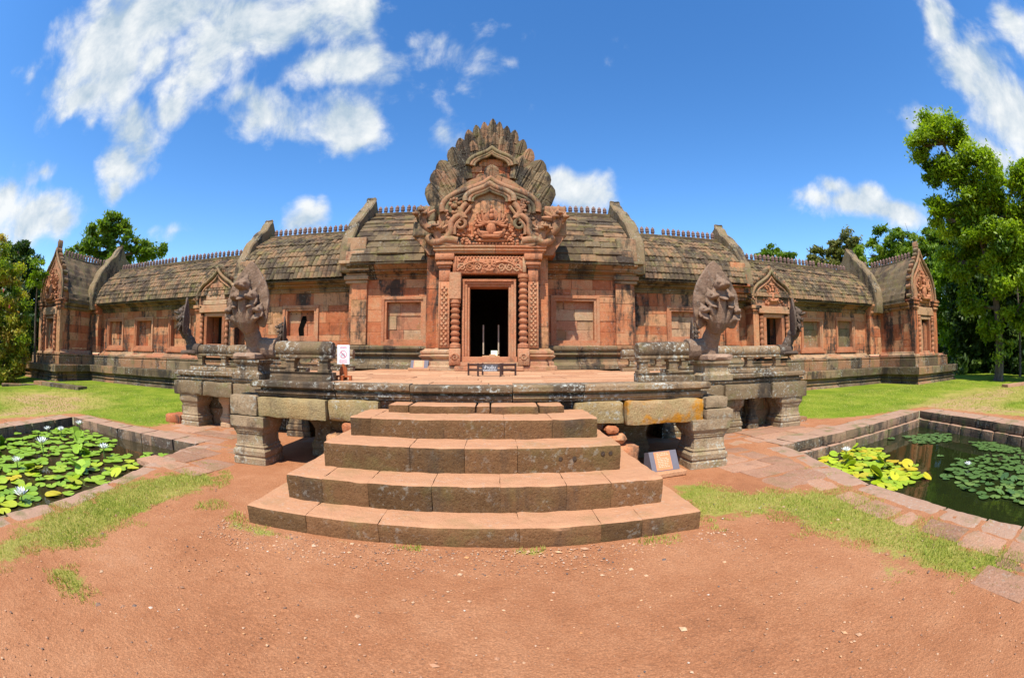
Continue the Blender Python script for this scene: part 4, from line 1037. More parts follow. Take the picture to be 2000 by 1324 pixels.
def temple():
    T = TEMPLE
    # ---- plinths
    low = [(0, .04), (0, .2), (-.05, .22), (-.05, .26), (-.10, .28), (-.13, .33), (-.13, .36), (-.06, .39), (-.06, .43), (-.14, .46), (-.17, .5), (-.17, .56), (-.10, .6), (-.02, .63), (.06, .65), (.06, .94), (.04, .98)]
    path = [(-25.3, 21), (-25.3, 12.35), (-20.7, 12.35), (-20.7, 15.0), (-9.9, 15.0), (-9.9, 14.5), (9.9, 14.5), (9.9, 15.0), (18.9, 15.0), (18.9, 12.35), (23.5, 12.35), (23.5, 21)]
    mb = MB(); sweep(mb, path, low, 1.2, (.8, 1.7), .02, .008, .012); mb.build('lower_plinth', M['grey'], T)
    up = [(.0, .985), (.0, 1.34), (-.06, 1.37), (-.06, 1.40), (-.02, 1.42), (-.02, 1.47)]
    path2 = [(-24.9, 21), (-24.9, 12.85), (-21.1, 12.85), (-21.1, 15.5), (-9.8, 15.5), (-9.8, 15.1), (9.8, 15.1), (9.8, 15.5), (19.3, 15.5), (19.3, 12.85), (23.1, 12.85), (23.1, 21)]
    mb = MB(); sweep(mb, path2, up, 1.4, (.8, 1.6), .02, .006, .012); mb.build('upper_plinth', M['grey'], T)
    foot = [(.0, 1.475), (.30, 1.475), (.30, 1.55), (.24, 1.57), (.16, 1.60), (.16, 1.62), (.08, 1.65), (.08, 1.70)][1:]
    for p in ([(-21.0, 16.2), (-9.8, 16.2)], [(9.8, 16.2), (18.9, 16.2)]):
        mb = MB(); sweep(mb, p, foot, .3, (.8, 1.6), .01, .004, .01); mb.build('wall_base', M['tan'], T)
    cf = [(.36, 1.30), (.36, 1.44), (.28, 1.46), (.24, 1.50), (.16, 1.54), (.16, 1.66), (.12, 1.68), (.12, 1.72), (.22, 1.76), (.26, 1.80), (.26, 1.83), (.10, 1.85), (.10, 1.92), (.20, 1.95), (.22, 2.0), (.22, 2.06), (.08, 2.10)]
    for p in ([(-9.85, 15.6), (-5.05, 15.6), (-5.05, 15.0), (-1.75, 15.0)], [(1.75, 15.0), (5.15, 15.0), (5.15, 15.6), (9.85, 15.6)]):
        mb = MB(); sweep(mb, p, cf, .4, (.7, 1.5), .015, .005, .01); mb.build('wall_base', M['grey'], T)
    # ---- walls
    def w(o, d, L, z0, z1, ops=(), mat='sandstone', **k):
        b = MB(); wall(b, o, d, L, z0, z1, ops, **k); return b.build('wall', M[mat], T)
    g = .015
    def op(x0, x1, z0, z1, base): return (x0 + g - base, x1 - g - base, z0 + g, z1 - g)
    WL = [(-20.38, -18.77, 1.85, 3.42), (-17.76, -16.18, 1.85, 3.40), (-15.0, -13.45, 1.85, 3.40)]; WR = [(13.83, 15.32, 1.85, 3.38), (16.33, 17.84, 1.85, 3.46)]
    w((-21.0, 16.2), (1, 0), 11.2, 1.70, 3.75, [op(*q, -21.0) for q in WL] + [(-11.95 + 21, -11.08 + 21, 1.7, 3.3)])
    w((9.8, 16.2), (1, 0), 9.1, 1.70, 3.75, [op(*q, 9.8) for q in WR] + [(11.28 - 9.8, 12.15 - 9.8, 1.7, 3.3)])
    ML = (-8.0, -6.42, 2.25, 3.60); MR = (6.56, 8.12, 2.25, 3.60)
    w((-9.85, 15.6), (1, 0), 4.85, 2.10, 4.08, [op(*ML, -9.85)]); w((5.1, 15.6), (1, 0), 4.75, 2.10, 4.08, [op(*MR, 5.1)])
    CL = (-3.76, -2.17, 2.11, 3.78); CR = (2.07, 3.78, 2.09, 3.82)
    w((-5.0, 15.0), (1, 0), 3.2, 2.10, 4.40, [op(*CL, -5.0)]); w((1.8, 15.0), (1, 0), 3.3, 2.10, 4.40, [op(*CR, 1.8)])
    for x, y, L in ((-5.0, 15.64, .6), (-9.85, 16.24, .6)): w((x, y), (0, -1), L, 2.1, 4.08)
    for x, y, L in ((5.1, 15.02, .6), (9.85, 15.62, .6)): w((x, y), (0, 1), L, 2.1, 4.08)
    # corner pilasters
    for x0, x1, y, z0, z1 in ((-4.88, -4.3, 14.89, 2.11, 4.4), (4.36, 4.98, 14.89, 2.11, 4.4), (-9.75, -9.15, 15.49, 2.11, 4.08), (9.15, 9.8, 15.49, 2.11, 4.08), (-13.2, -12.75, 16.1, 1.7, 3.75), (12.75, 13.2, 16.1, 1.7, 3.75)):
        b = MB(); wall(b, (x0, y), (1, 0), x1 - x0, z0, z1, (), (.4, .6), (.6, .9), .1, .006); b.build('pilaster', M['sandstone'], T)
    # ---- windows
    for q in WL + WR: frame_at(T, *q, 16.2, .17, fill='sandstone' if q[0] < 0 else 'grey')
    for q, f in ((ML, 'fine'), (MR, 'tan')):
        o = frame_at(T, *q, 15.6, .2, fill=f, sill=False)
    h = MB(); prism(h, [(-7.34, 2.46), (-7.12, 2.46), (-7.14, 2.75), (-7.02, 3.05), (-7.05, 3.22), (-7.2, 3.22), (-7.3, 2.95), (-7.38, 2.72)], 'y', 15.772, 15.79); h.build('break_shade_patch', M['break_shade'], T)   # near-black patch painting the shade inside the left window's broken slab
    for k in range(5): h = MB(); lathe(h, [(.022, 0), (.022, .04)], 8, c=(-7.72 + k * .24, 0)); h.v = [(p[0], 15.765 + p[2], 3.30 + p[1]) for p in h.v]; h.build('socket_shade_plug', M['inner'], T)  # solid dark plugs, their colour standing for shade inside a row of sockets
    for q, f in ((CL, 'tan'), (CR, 'tan')): frame_at(T, *q, 15.0, .19, fill=f)
    # ---- roofs, cornices, gables, ridge finials
    roof(-21.1, -10.0, 15.55, 4.12, 6.12, T, True, 1, .05); roof(10.1, 19.1, 15.55, 4.10, 6.0, T, True, 2, .05)
    roof(-9.95, -4.9, 14.98, 4.50, 6.83, T, True, 3); roof(5.0, 10.0, 14.98, 4.50, 6.78, T, True, 4)
    roof(-4.85, 4.95, 14.40, 4.90, 7.55, T, False, 5)
    cornice(-21.0, -9.8, 16.2, 4.10, T, .40, 'grey', .55); cornice(9.8, 18.9, 16.2, 4.08, T, .40, 'grey', .55)
    cornice(-9.85, -5.0, 15.6, 4.48, T, .42, 'grey', .55); cornice(5.1, 9.85, 15.6, 4.48, T, .42, 'grey', .55)
    cornice(-4.98, -1.7, 15.0, 4.88, T, .5, 'grey', .55); cornice(1.7, 5.08, 15.0, 4.88, T, .5, 'grey', .55)
    for s in (-1, 1):                                              # red cornice blocks and stepped blocks under the gables
        b = MB(); x = 4.7 * s + (.05 if s > 0 else 0)
        for k, (hw, z0, z1, y) in enumerate(((.42, 4.25, 4.36, 14.84), (.46, 4.37, 4.52, 14.76), (.40, 4.53, 4.66, 14.8), (.52, 4.67, 4.86, 14.6), (.56, 4.88, 4.99, 14.42), (.34, 5.0, 5.34, 14.5), (.36, 5.36, 5.86, 14.62))):
            cbox(b, x - hw, x + hw, y, 15.6, z0, z1, .02)
        b.build('gable_foot', M['tan' if s < 0 else 'pediment'], T)
        x = 9.75 * s; b = MB()
        for k, (hw, z0, z1, y) in enumerate(((.42, 3.9, 4.02, 15.45), (.46, 4.03, 4.15, 15.36), (.52, 4.17, 4.38, 15.2), (.55, 4.4, 4.5, 15.0), (.33, 4.52, 4.9, 15.1), (.36, 4.92, 5.4, 15.25))):
            cbox(b, x - hw, x + hw, y, 16.2, z0, z1, .02)
        b.build('gable_foot', M['sandstone' if s > 0 else 'tan'], T)
    gable(-5.32, -4.88, 14.6, 5.0, 8.34, T, 'grey'); gable(4.98, 5.44, 14.6, 5.0, 8.24, T, 'grey')
    gable(-10.34, -9.9, 15.2, 4.6, 7.72, T, 'grey'); gable(9.98, 10.44, 15.2, 4.6, 7.58, T, 'grey')
    gable(-21.75, -21.1, 15.3, 4.2, 7.62, T, 'grey'); gable(19.0, 19.65, 15.3, 4.1, 7.35, T, 'grey')
    n = []
    n += finials(T, -4.8, -2.4, YR, 7.62); n += finials(T, 2.4, 4.9, YR, 7.62)
    n += finials(T, -9.75, -5.4, YR, 6.90); n += finials(T, 5.5, 9.85, YR, 6.85)
    left = 100 - len(n); x1 = 10.5 + left * .5 * .262
    n += finials(T, -x1, -10.4, YR, 6.17, .262, .36); n += finials(T, 10.5, x1, YR, 6.07, .262, .36)
    rest = [(-x1 - .13 - .262 * i, YR, 6.14) for i in range(int((21.0 - x1) / .262))] + [(x1 + .13 + .262 * i, YR, 6.02) for i in range(int((19.0 - x1) / .262))]
    # ---- end pavilions
    for s, cx, hw, zf, zr in ((-1, -23.15, 1.45, 7.15, 6.62), (1, 21.15, 1.32, 6.98, 6.4)):
        y0 = 13.35; mb = MB()
        inner = cx + hw if s < 0 else cx - hw
        wall(mb, (cx - hw, y0), (1, 0), 2 * hw, 1.47, 4.0, [(hw - .62, hw + .62, 1.47, 3.4)], (.35, .5), (.5, .9)); wall(mb, (cx + hw, y0 + .02), (0, 1), 2.6, 1.47, 4.0); wall(mb, (cx - hw, y0 + 2.6), (0, -1), 2.58, 1.47, 4.0)
        gx0, gx1 = (cx + hw - .4, -20.9) if s < 0 else (18.8, cx - hw + .4)
        wall(mb, (gx0, 15.75), (1, 0), gx1 - gx0, 1.60, 3.9, (), (.35, .5), (.5, .9)); wall(mb, *(((-20.9, 15.75), (0, 1), .6) if s < 0 else ((18.8, 16.35), (0, -1), .6)), 1.6, 3.9, (), (.35, .5), (.5, .9)); mb.build('wall', M['sandstone'], T)
        d = MB()                                                   # false door
        for a in (-1, 1):
            cbox(d, min(cx + a * .44, cx + a * .62), max(cx + a * .44, cx + a * .62), y0 - .08, y0 + .3, 1.47, 3.25, .01)
            cbox(d, min(cx + a * .02, cx + a * .40), max(cx + a * .02, cx + a * .40), y0 + .10, y0 + .3, 1.5, 3.05, .01); cbox(d, min(cx + a * .10, cx + a * .32), max(cx + a * .10, cx + a * .32), y0 + .06, y0 + .098, 1.6, 2.95, .01)
        cbox(d, cx - .62, cx + .62, y0 - .09, y0 + .3, 3.252, 3.4, .01); cbox(d, cx - .07, cx + .07, y0 + .02, y0 + .09, 1.5, 3.1, .01)
        o = d.build('false_door', M['fine'], T)
        c = MB(); rings(c, cx - .76, y0 - .10, .1, 1.48, 3.42, 7); c.build('colonnette', M['fine'], o, 40); c = MB(); rings(c, cx + .76, y0 - .10, .1, 1.48, 3.42, 7); c.build('colonnette', M['fine'], o, 40)
        l = MB(); cbox(l, cx - .95, cx + .95, y0 - .16, y0 + .2, 3.44, 3.85, .03, .9); l.build('lintel', M['fine'], o)
        for a in (-1, 1):
            p = MB(); xa, xb = sorted((cx + a * (hw - .42), cx + a * (hw + .02))); cbox(p, xa, xb, y0 - .14, y0 + .1, 1.48, 3.7, .01)
            for k, (e, z0, z1) in enumerate(((.04, 3.71, 3.78), (.08, 3.79, 3.88), (.05, 3.89, 3.96), (.12, 3.97, 4.12), (.16, 4.13, 4.2))): cbox(p, xa - e, xb + e, y0 - .14 - e, y0 + .5, z0, z1, .01)
            cbox(p, xa, xb, y0 + .1, y0 + .6, 4.21, 4.7, .02)
            p.build('pilaster', M['sandstone'], T)
        small_pediment(cx, 3.95, hw * .98, zf - 4.25, y0 - .1, T)
        # roof along the porch (towards the viewer) and along the gallery
        rf = MB(); prf = [(hw + .25, 4.0), (hw + .22, 4.35), (hw * .92, 4.9), (hw * .7, 5.5), (hw * .42, 6.0), (.12, zr)]
        prf = smooth_line(prf, 5)
        ny = 40; V = []; F = []; tt = []; m = len(prf)
        for q in (-1, 1):
            o_ = len(V)
            for j in range(ny + 1):
                y = y0 + .25 + (17.6 - y0) * j / ny
                for i, p_ in enumerate(prf):
                    k = .045 * abs(math.sin(j * math.pi / 2 + .7)) + .05 * (1 - (i % 3) / 3) + .03 * noise.noise(Vector((y * 3, i, cx))); dip = -.12 * math.sin(math.pi * j / ny) * i / m
                    V.append((cx + q * (p_.x + k), y, p_.y + k * .6 + dip)); tt.append(min(1, max(0, .5 + .4 * noise.noise(Vector((int(j / 4) * 7.3, int(i / 3) * 3.1, cx))))))
            for j in range(ny):
                for i in range(m - 1):
                    f = (o_ + j * m + i, o_ + (j + 1) * m + i, o_ + (j + 1) * m + i + 1, o_ + j * m + i + 1); F.append(f if q < 0 else f[::-1])
        F = [f[::-1] for f in F]
        rf.add(V, F, tt); cbox(rf, cx - .13, cx + .13, y0 + .3, 17.4, zr - .12, zr + .04, .02, .4); rf.build('roof', M['roof'], T, 40)
        xa, xb = (cx - .2, -21.4) if s < 0 else (19.4, cx + .2)
        r2 = roof(xa, xb, 15.35, 4.05, zr + .02, T, True, 8 + s)
        cb = MB(); sweep(cb, [(cx - hw, y0 + 2.4), (cx - hw, y0 + .1)] if s > 0 else [(cx + hw, y0 + .1), (cx + hw, y0 + 2.4)], [(.04, 3.72), (.08, 3.78), (.16, 3.8), (.16, 3.86), (.10, 3.88), (.24, 3.98), (.28, 4.05)], .3, (.6, 1.1)); cb.build('cornice', M['grey'], T)
        pb = MB(); sweep(pb, [(cx - hw, y0 + 2.4), (cx - hw, y0), (cx + hw, y0), (cx + hw, y0 + 2.4)], [(.16, 1.472), (.16, 1.56), (.10, 1.58), (.06, 1.62), (.06, 1.66), (.03, 1.7)], .1, (.6, 1.1), .004); pb.build('wall_base', M['tan'], T)
        cbx0, cbx1 = (gx0, gx1); cb = MB(); sweep(cb, [(cbx0, 15.75), (cbx1, 15.75)], [(.02, 3.6), (.06, 3.66), (.12, 3.70), (.12, 3.78), (.08, 3.8), (.2, 3.95), (.26, 4.05), (.26, 4.12)], .3, (.5, 1)); cb.build('cornice', M['sandstone'], T)
        rest += [(cx, y0 + .7 + .26 * i, zr + .02) for i in range(13)] + [(xa + .3 + .26 * i, YR, zr + .04) for i in range(max(1, int((xb - xa - .4) / .26)))]
    finial_row(T, rest)
    for sx, x0, x1 in ((-1, -11.95, -11.08), (1, 11.28, 12.15)):
        o = side_porch(sx, x0, x1, 16)
        small_pediment((x0 + x1) / 2, 3.74, 1.08, 1.45, 15.6, T, figure=sx > 0, mat='pediment', steps=sx < 0)
        cx = (x0 + x1) / 2
        for xx, dd in ((cx - 1.12, (0, -1)), (cx + 1.12, (0, 1))): b = MB(); wall(b, (xx, 16.25 if dd[1] < 0 else 15.6), dd, .65, 1.6, 3.7, (), (.4, .5), (.6, .7), .2, .005); b.build('porch_wall', M['sandstone'], T)
        i = MB()                                                   # passage behind, open to the far side
        for xa, xb in ((x0 - .35, x0 - .16), (x1 + .16, x1 + .35)): cbox(i, xa, xb, 16.1, 18.8, 1.5, 3.5, .01, .4)
        cbox(i, x0 - .35, x1 + .35, 16.1, 18.8, 3.5, 3.7, .01); cbox(i, x0 - .35, x1 + .35, 15.6, 18.8, 1.4, 1.56, .01)
        i.build('passage', M['inner'], T)
temple()

def porch():
    T = TEMPLE; y = 13.4
    mb = MB(); m2 = MB()                                           # porch body
    wall(mb, (-1.99, 13.75), (1, 0), .56, 1.98, 4.9, (), (.5, .85), (.7, .8), .3, .012); wall(m2, (1.38, 13.75), (1, 0), .46, 1.98, 4.9, (), (.5, .85), (.7, .8), .3, .012)
    wall(mb, (-1.99, 15.05), (0, -1), 1.3, 1.98, 4.9, (), (.5, .7), (.6, .8)); wall(m2, (1.84, 13.77), (0, 1), 1.28, 1.98, 4.9, (), (.5, .7), (.6, .8))
    mb.build('porch_wall', M['sandstone'], T); m2.build('porch_wall', M['sandstone'], T)
    b = MB(); b2 = MB(); sweep(b, [(-1.99, 15.0), (-1.99, 13.7), (-1.62, 13.7), (-1.62, 13.35), (-.86, 13.35)], [(.22, 1.301), (.22, 1.42), (.14, 1.45), (.14, 1.56), (.08, 1.58), (.08, 1.64), (.16, 1.70), (.18, 1.74), (.10, 1.78), (.14, 1.82), (.14, 1.88), (.04, 1.93), (.02, 1.97)], .3, (.5, .9), .008)
    sweep(b2, [(.86, 13.35), (1.6, 13.35), (1.6, 13.7), (1.84, 13.7), (1.84, 15.0)], [(.22, 1.301), (.22, 1.42), (.14, 1.45), (.14, 1.56), (.08, 1.58), (.08, 1.64), (.16, 1.70), (.18, 1.74), (.10, 1.78), (.14, 1.82), (.14, 1.88), (.04, 1.93), (.02, 1.97)], .3, (.5, .9), .008)
    b.build('porch_base', M['tan'], T); b2.build('porch_base', M['tan'], T)
    d = MB(); D0, D1, Z0, Z1 = -.60, .585, 1.78, 3.84                # door frame: three stepped mouldings
    for k, (o, pr) in enumerate(((.22, .0), (.15, .05), (.07, .10))):
        o2 = (.15, .07, 0)[k]; yf = y - .10 + pr
        cbox(d, D0 - o, D0 - o2, yf, y + .5, Z0 - .06, Z1 + o2, .006, .5); cbox(d, D1 + o2, D1 + o, yf, y + .5, Z0 - .06, Z1 + o2, .006, .7); cbox(d, D0 - o, D1 + o, yf, y + .5, Z1 + o2 + .002, Z1 + o, .006, .4)
    cbox(d, -.84, .84, y - .16, y + .5, 1.56, 1.715, .012, .6); cbox(d, -.92, .92, y - .30, y + .4, 1.44, 1.558, .015, .8); cbox(d, -1.0, 1.0, y - .62, y - .2, 1.302, 1.438, .02, .7)
    door = d.build('doorway', M['fine'], T)
    c = MB(); rings(c, -1.02, y - .14, .135, 1.98, 3.42, 7); c.build('colonnette', M['fine'], door, 40)
    c = MB(); cbox(c, -1.20, -.85, y - .30, y + .1, 3.43, 4.24, .015, .75); c.build('repair_block', M['fine'], door)
    c = MB(); rings(c, 1.02, y - .14, .135, 1.98, 4.2, 11); c.build('colonnette', M['fine'], door, 40)
    for s in (-1, 1):
        c = MB(); cbox(c, s * 1.02 - .17, s * 1.02 + .17, y - .33, y + .1, 1.46, 1.96, .015, .7); spiral(c, (s * 1.02, 1.70), .12, y - .33, 1.2, .025); spiral(c, (s * 1.02, 1.70), .12, y - .33, 1.2, .025, -1, start=math.pi)
        c.build('colonnette_base', M['fine'], door, 50)
    for s in (-1, 1):
        p = MB(); a, b_ = (-1.54, -1.20) if s < 0 else (1.17, 1.48); carved_strip(p, a, b_, 1.98, 3.98, y - .12); cbox(p, a, b_, y - .12, y + .2, 3.985, 4.40, .012, .5)
        for e, z0, z1 in ((.03, 4.41, 4.48), (.08, 4.49, 4.58), (.05, 4.59, 4.64), (.12, 4.65, 4.84)): cbox(p, a - e, b_ + e, y - .14 - e, y + .3, z0, z1, .012, .55)
        p.build('pilaster', M['fine'], T, 50)
    l = MB(); cbox(l, -1.12, 1.12, y - .16, y + .3, 4.22, 4.76, .02, .45)   # carved lintel
    for s in (-1, 1):
        for k in range(3): spiral(l, (s * (.36 + .24 * k), 4.42), .12, y - .17, 1.5, .028, s, start=ru(0, 6)); spiral(l, (s * (.36 + .24 * k), 4.63), .07, y - .17, 1.2, .02, -s, start=ru(0, 6))
        for k in range(26): ell(l, (s * ru(.2, 1.06), y - .165, ru(4.26, 4.72)), (ru(.02, .04), .03, ru(.02, .045)), n=6, m=5)
        tube(l, smooth_line([(s * .1, y - .18, 4.52), (s * .35, y - .18, 4.58), (s * .65, y - .18, 4.54), (s * .98, y - .18, 4.30)], 4), .03, 6)
        cbox(l, min(s * 1.0, s * 1.11), max(s * 1.0, s * 1.11), y - .19, y - .161, 4.26, 4.72, .01)
    for k in range(22): ell(l, (-1.02 + 2.04 * k / 21, y - .165, 4.735), (.035, .03, .03), n=6, m=5)
    relief_figure(l, 0, 4.24, .5, y - .15); l.build('lintel', M['fine'], T, 50)
    co = MB(); sweep(co, [(-1.62, 13.7), (-1.62, 13.3), (1.62, 13.3), (1.62, 13.7)], [(.0, 4.86), (.04, 4.88), (.04, 4.93), (.10, 4.95), (.10, 4.99), (.05, 5.0), (.12, 5.05), (.12, 5.10)], .5, (.6, 1.2), .006)
    for s in (-1, 1): cbox(co, min(s * 1.64, s * 2.02), max(s * 1.64, s * 2.08), 13.7, 15.0, 4.91, 5.1, .015)
    co.build('cornice', M['fine'], T)
    # ---- pediment, three tiers deep
    m = MB(); back = arch_pts(0, 5.1, 1.78, 4.2)                      # rear slab
    half = [(1.85, 5.1), (1.95, 6.3), (1.98, 7.3), (1.86, 7.42), (1.84, 7.85), (1.74, 7.95), (1.70, 8.22), (1.48, 8.3), (1.33, 8.74), (1.2, 8.8), (1.07, 9.12), (.94, 9.2), (.80, 9.46), (.66, 9.5), (.54, 9.66), (.4, 9.68), (.27, 9.78), (.14, 9.8), (.03, 9.94)]
    prism(m, [(x, z) for x, z in half] + [(-x, z) for x, z in half[::-1]], 'y', 14.6, 13.99, .4)
    prism(m, [(-1.62, 5.1), (-1.66, 6.2), (-1.3, 7.0), (-.7, 7.45), (0, 7.75), (.7, 7.45), (1.3, 7.0), (1.66, 6.2), (1.62, 5.1)][::-1], 'y', 13.62, 13.98, .6)
    prism(m, [(-1.2, 5.1), (-1.15, 6.1), (-.8, 6.7), (0, 7.1), (.8, 6.7), (1.15, 6.1), (1.2, 5.1)][::-1], 'y', 13.36, 13.62, .8)
    ped = m.build('pediment', M['pediment'], T, 30)
    tw = MB(); wall(tw, (-.72, 13.96), (1, 0), 1.44, 7.35, 8.12, (), (.24, .3), (.3, .6), .1, .02, .015); tw.build('tympanum', M['sandstone'], ped); tw = MB(); wall(tw, (-1.0, 13.33), (1, 0), 2.0, 5.42, 6.62, (), (.32, .42), (.3, .5), .1, .02, .012); tw.build('tympanum', M['sandstone'], ped); tw = MB()
    wall(tw, (-.42, 13.94), (1, 0), .84, 8.13, 8.4, (), (.26, .3), (.4, .42), .06, .01, .012); tw.build('tympanum', M['sandstone'], ped)
    lf = MB()                                                      # flame leaves round the rim
    outer = [((-1.42, 6.45), (-2.04, 7.46), .78), ((-1.35, 6.95), (-1.88, 7.96), .74), ((-1.2, 7.3), (-1.74, 8.32), .7), ((-.95, 7.65), (-1.36, 8.84), .6), ((-.82, 8.0), (-1.1, 9.22), .46), ((-.64, 8.25), (-.82, 9.58), .40), ((-.44, 8.4), (-.55, 9.78), .36), ((-.22, 8.5), (-.27, 9.9), .33), ((0.02, 8.55), (.03, 10.06), .34)]
    for b_, t_, w_ in outer:
        leaf(lf, b_, t_, w_, 13.98 - .022 * abs(t_[0]) * 2, .06)
        if t_[0] < 0: leaf(lf, (-b_[0], b_[1]), (-t_[0] * ru(.97, 1.0), t_[1] + ru(-.06, .02)), w_ * ru(.94, 1.04), 13.98 - .022 * abs(t_[0]) * 2, .06)
    for b_, t_, w_ in (((-1.05, 6.75), (-1.58, 7.66), .66), ((-.95, 7.2), (-1.4, 8.06), .6), ((-.82, 7.6), (-1.08, 8.44), .5), ((-1.25, 6.4), (-1.76, 7.14), .62), ((-.5, 8.25), (-.66, 9.1), .34), ((-.3, 8.38), (-.4, 9.28), .32), ((-.1, 8.45), (-.13, 9.4), .30)):
        for s in (-1, 1): leaf(lf, (s * -b_[0], b_[1]), (s * -t_[0], t_[1] + ru(-.05, .05)), w_, 13.90 + ru(-.01, .01), .08)
    leaf(lf, (.02, 7.5), (.02, 8.02), .5, 13.66, .3); leaf(lf, (-.3, 7.42), (-.36, 7.72), .3, 13.72, .2); leaf(lf, (.34, 7.42), (.4, 7.72), .3, 13.72, .2)
    lf.build('flame_leaf_rim', M['leafstone'], ped, 25)
    ar = MB()                                                      # moulded arches
    def arch(cx, zb, hw, h, y, rads, offs, n0=0):
        for r_, o_ in zip(rads, offs):
            A = arch_pts(cx, zb, hw + o_, h + o_); tube(ar, [(x, y - r_ * .3, z) for x, z in A[n0:len(A) - n0]], r_, 8, rt())
    arch(.02, 7.95, .78, .80, 13.8, (.085, .06, .05), (0, -.12, -.21), 4)
    arch(0, 6.2, 1.5, 1.25, 13.58, (.11, .08, .06), (0, -.15, -.27), 2)
    arch(-.02, 6.5, .74, .66, 13.26, (.10, .07, .05), (0, -.13, -.22), 2)
    for s in (-1, 1):                                              # lobed shoulders curling down to the naga heads
        tube(ar, smooth_line([(s * .74, 13.24, 6.5), (s * .92, 13.22, 6.2), (s * .78, 13.22, 5.98), (s * .95, 13.22, 6.08), (s * 1.2, 13.22, 5.85), (s * 1.22, 13.22, 5.5), (s * 1.5, 13.24, 5.22)], 4), [.10] * 25, 8); tube(ar, smooth_line([(s * .6, 13.24, 6.4), (s * .76, 13.2, 6.15), (s * .9, 13.2, 5.95), (s * 1.06, 13.2, 5.75), (s * 1.08, 13.2, 5.45)], 4), [.05] * 17, 7)
        spiral(ar, (s * .92, 5.78), .2, 13.2, 1.1, .06, s, start=R(90))
        for q in ((s * 1.0, 6.3), (s * 1.12, 6.55), (s * 1.25, 6.1)): 
            for _ in range(9): ell(ar, (q[0] + ru(-.15, .15), 13.3, q[1] + ru(-.15, .15)), (ru(.04, .08), .07, ru(.04, .08)), n=7, m=5)
    ar.build('arch_moulding', M['pediment'], ped, 50)
    fg = MB(); relief_figure(fg, .04, 5.2, 1.3, 13.28)
    for s in (-1, 1):
        for _ in range(46):
            x, z = s * ru(.38, 1.05), 5.15 + ru(0, .62); ell(fg, (x, 13.3, z), (ru(.03, .065), .06, ru(.03, .07)), n=7, m=5)
    for k in range(15): ell(fg, (-.7 + k * .1, 13.26, 5.16), (.05, .06, .04), n=6, m=5)
    fg.build('relief', M['fine'], ped, 50)
    NG = {-1: MB(), 1: MB()}
    for s in (-1, 1):
        ng = NG[s]
        if s > 0: naga_end(ng, 2.02, 6.05, 13.4, 1, 3, .95)
        naga_end(ng, s * 1.55, 5.62, 13.3, s, 4, .8)
        tube(ng, smooth_line([(s * 1.0, 13.26, 5.25), (s * 1.35, 13.22, 5.3), (s * 1.7, 13.24, 5.2), (s * 1.95, 13.3, 5.4)], 4), .13, 9)
    naga_end(NG[-1], -2.05, 6.15, 13.42, -1, 3, .85)
    for p in ((-2.42, -1.7, 13.32, 14.0, 5.45, 5.95), (-2.36, -1.75, 13.4, 14.1, 5.96, 6.5), (1.72, 2.42, 13.44, 14.1, 5.5, 6.52)): rough(NG[1 if p[0] > 0 else -1], *p, .06, .03, .03)
    prism(NG[-1], [(-2.36, 5.45), (-1.7, 5.45), (-1.62, 4.86), (-1.9, 4.86)][::-1], 'y', 13.4, 14.0); prism(NG[1], [(2.36, 5.5), (1.95, 4.86), (1.62, 4.86), (1.7, 5.5)][::-1], 'y', 13.45, 14.0)
    for s in (-1, 1): NG[s].build('naga_head', M['pediment'], ped, 45)
    bw = MB(); prism(bw, [(-2.0, 4.9), (-1.9, 6.6), (-1.2, 7.6), (0, 8.4), (1.2, 7.6), (1.9, 6.6), (2.0, 4.9)][::-1], 'y', 14.6, 17.0); bw.build('roof', M['roof'], T, 30)   # porch vault behind the pediment
    # ---- dark hall behind the door
    i = MB()
    for args in ((-1.6, -1.4, 13.95, 21.4, 1.4, 4.4), (1.3, 1.5, 13.95, 21.4, 1.4, 4.4), (-1.6, 1.5, 13.95, 21.4, 4.4, 4.6), (-1.39, 1.29, 13.5, 21.4, 1.5, 1.6), (-1.39, -.62, 13.92, 14.05, 1.6, 4.39), (.605, 1.29, 13.92, 14.05, 1.6, 4.39), (-.62, .605, 13.92, 14.05, 3.9, 4.39),
                 (-1.39, .0, 21.0, 21.3, 1.6, 4.39), (.3, 1.29, 21.0, 21.3, 1.6, 4.39), (.0, .3, 21.0, 21.3, 2.05, 4.39)): cbox(i, *args, .01)
    i.build('hall', M['inner'], T)
    s_ = MB(); cbox(s_, .0, .2, 14.0, 14.2, 1.6, 1.80, .02, .9); cbox(s_, -.24, .33, 14.25, 14.4, 1.6, 1.76, .02); s_.build('inner_sill', M['deck'], T)
    for x in (-.2, .29): q = MB(); cbox(q, x - .022, x + .022, 14.35, 14.40, 1.8, 2.75, .004); q.build('inner_post', M['pale'], T)
M['pale'] = plain('pale_stone_post', (.42, .32, .23), .8)
porch()
rebase(TEMPLE, (0, 17, 0))

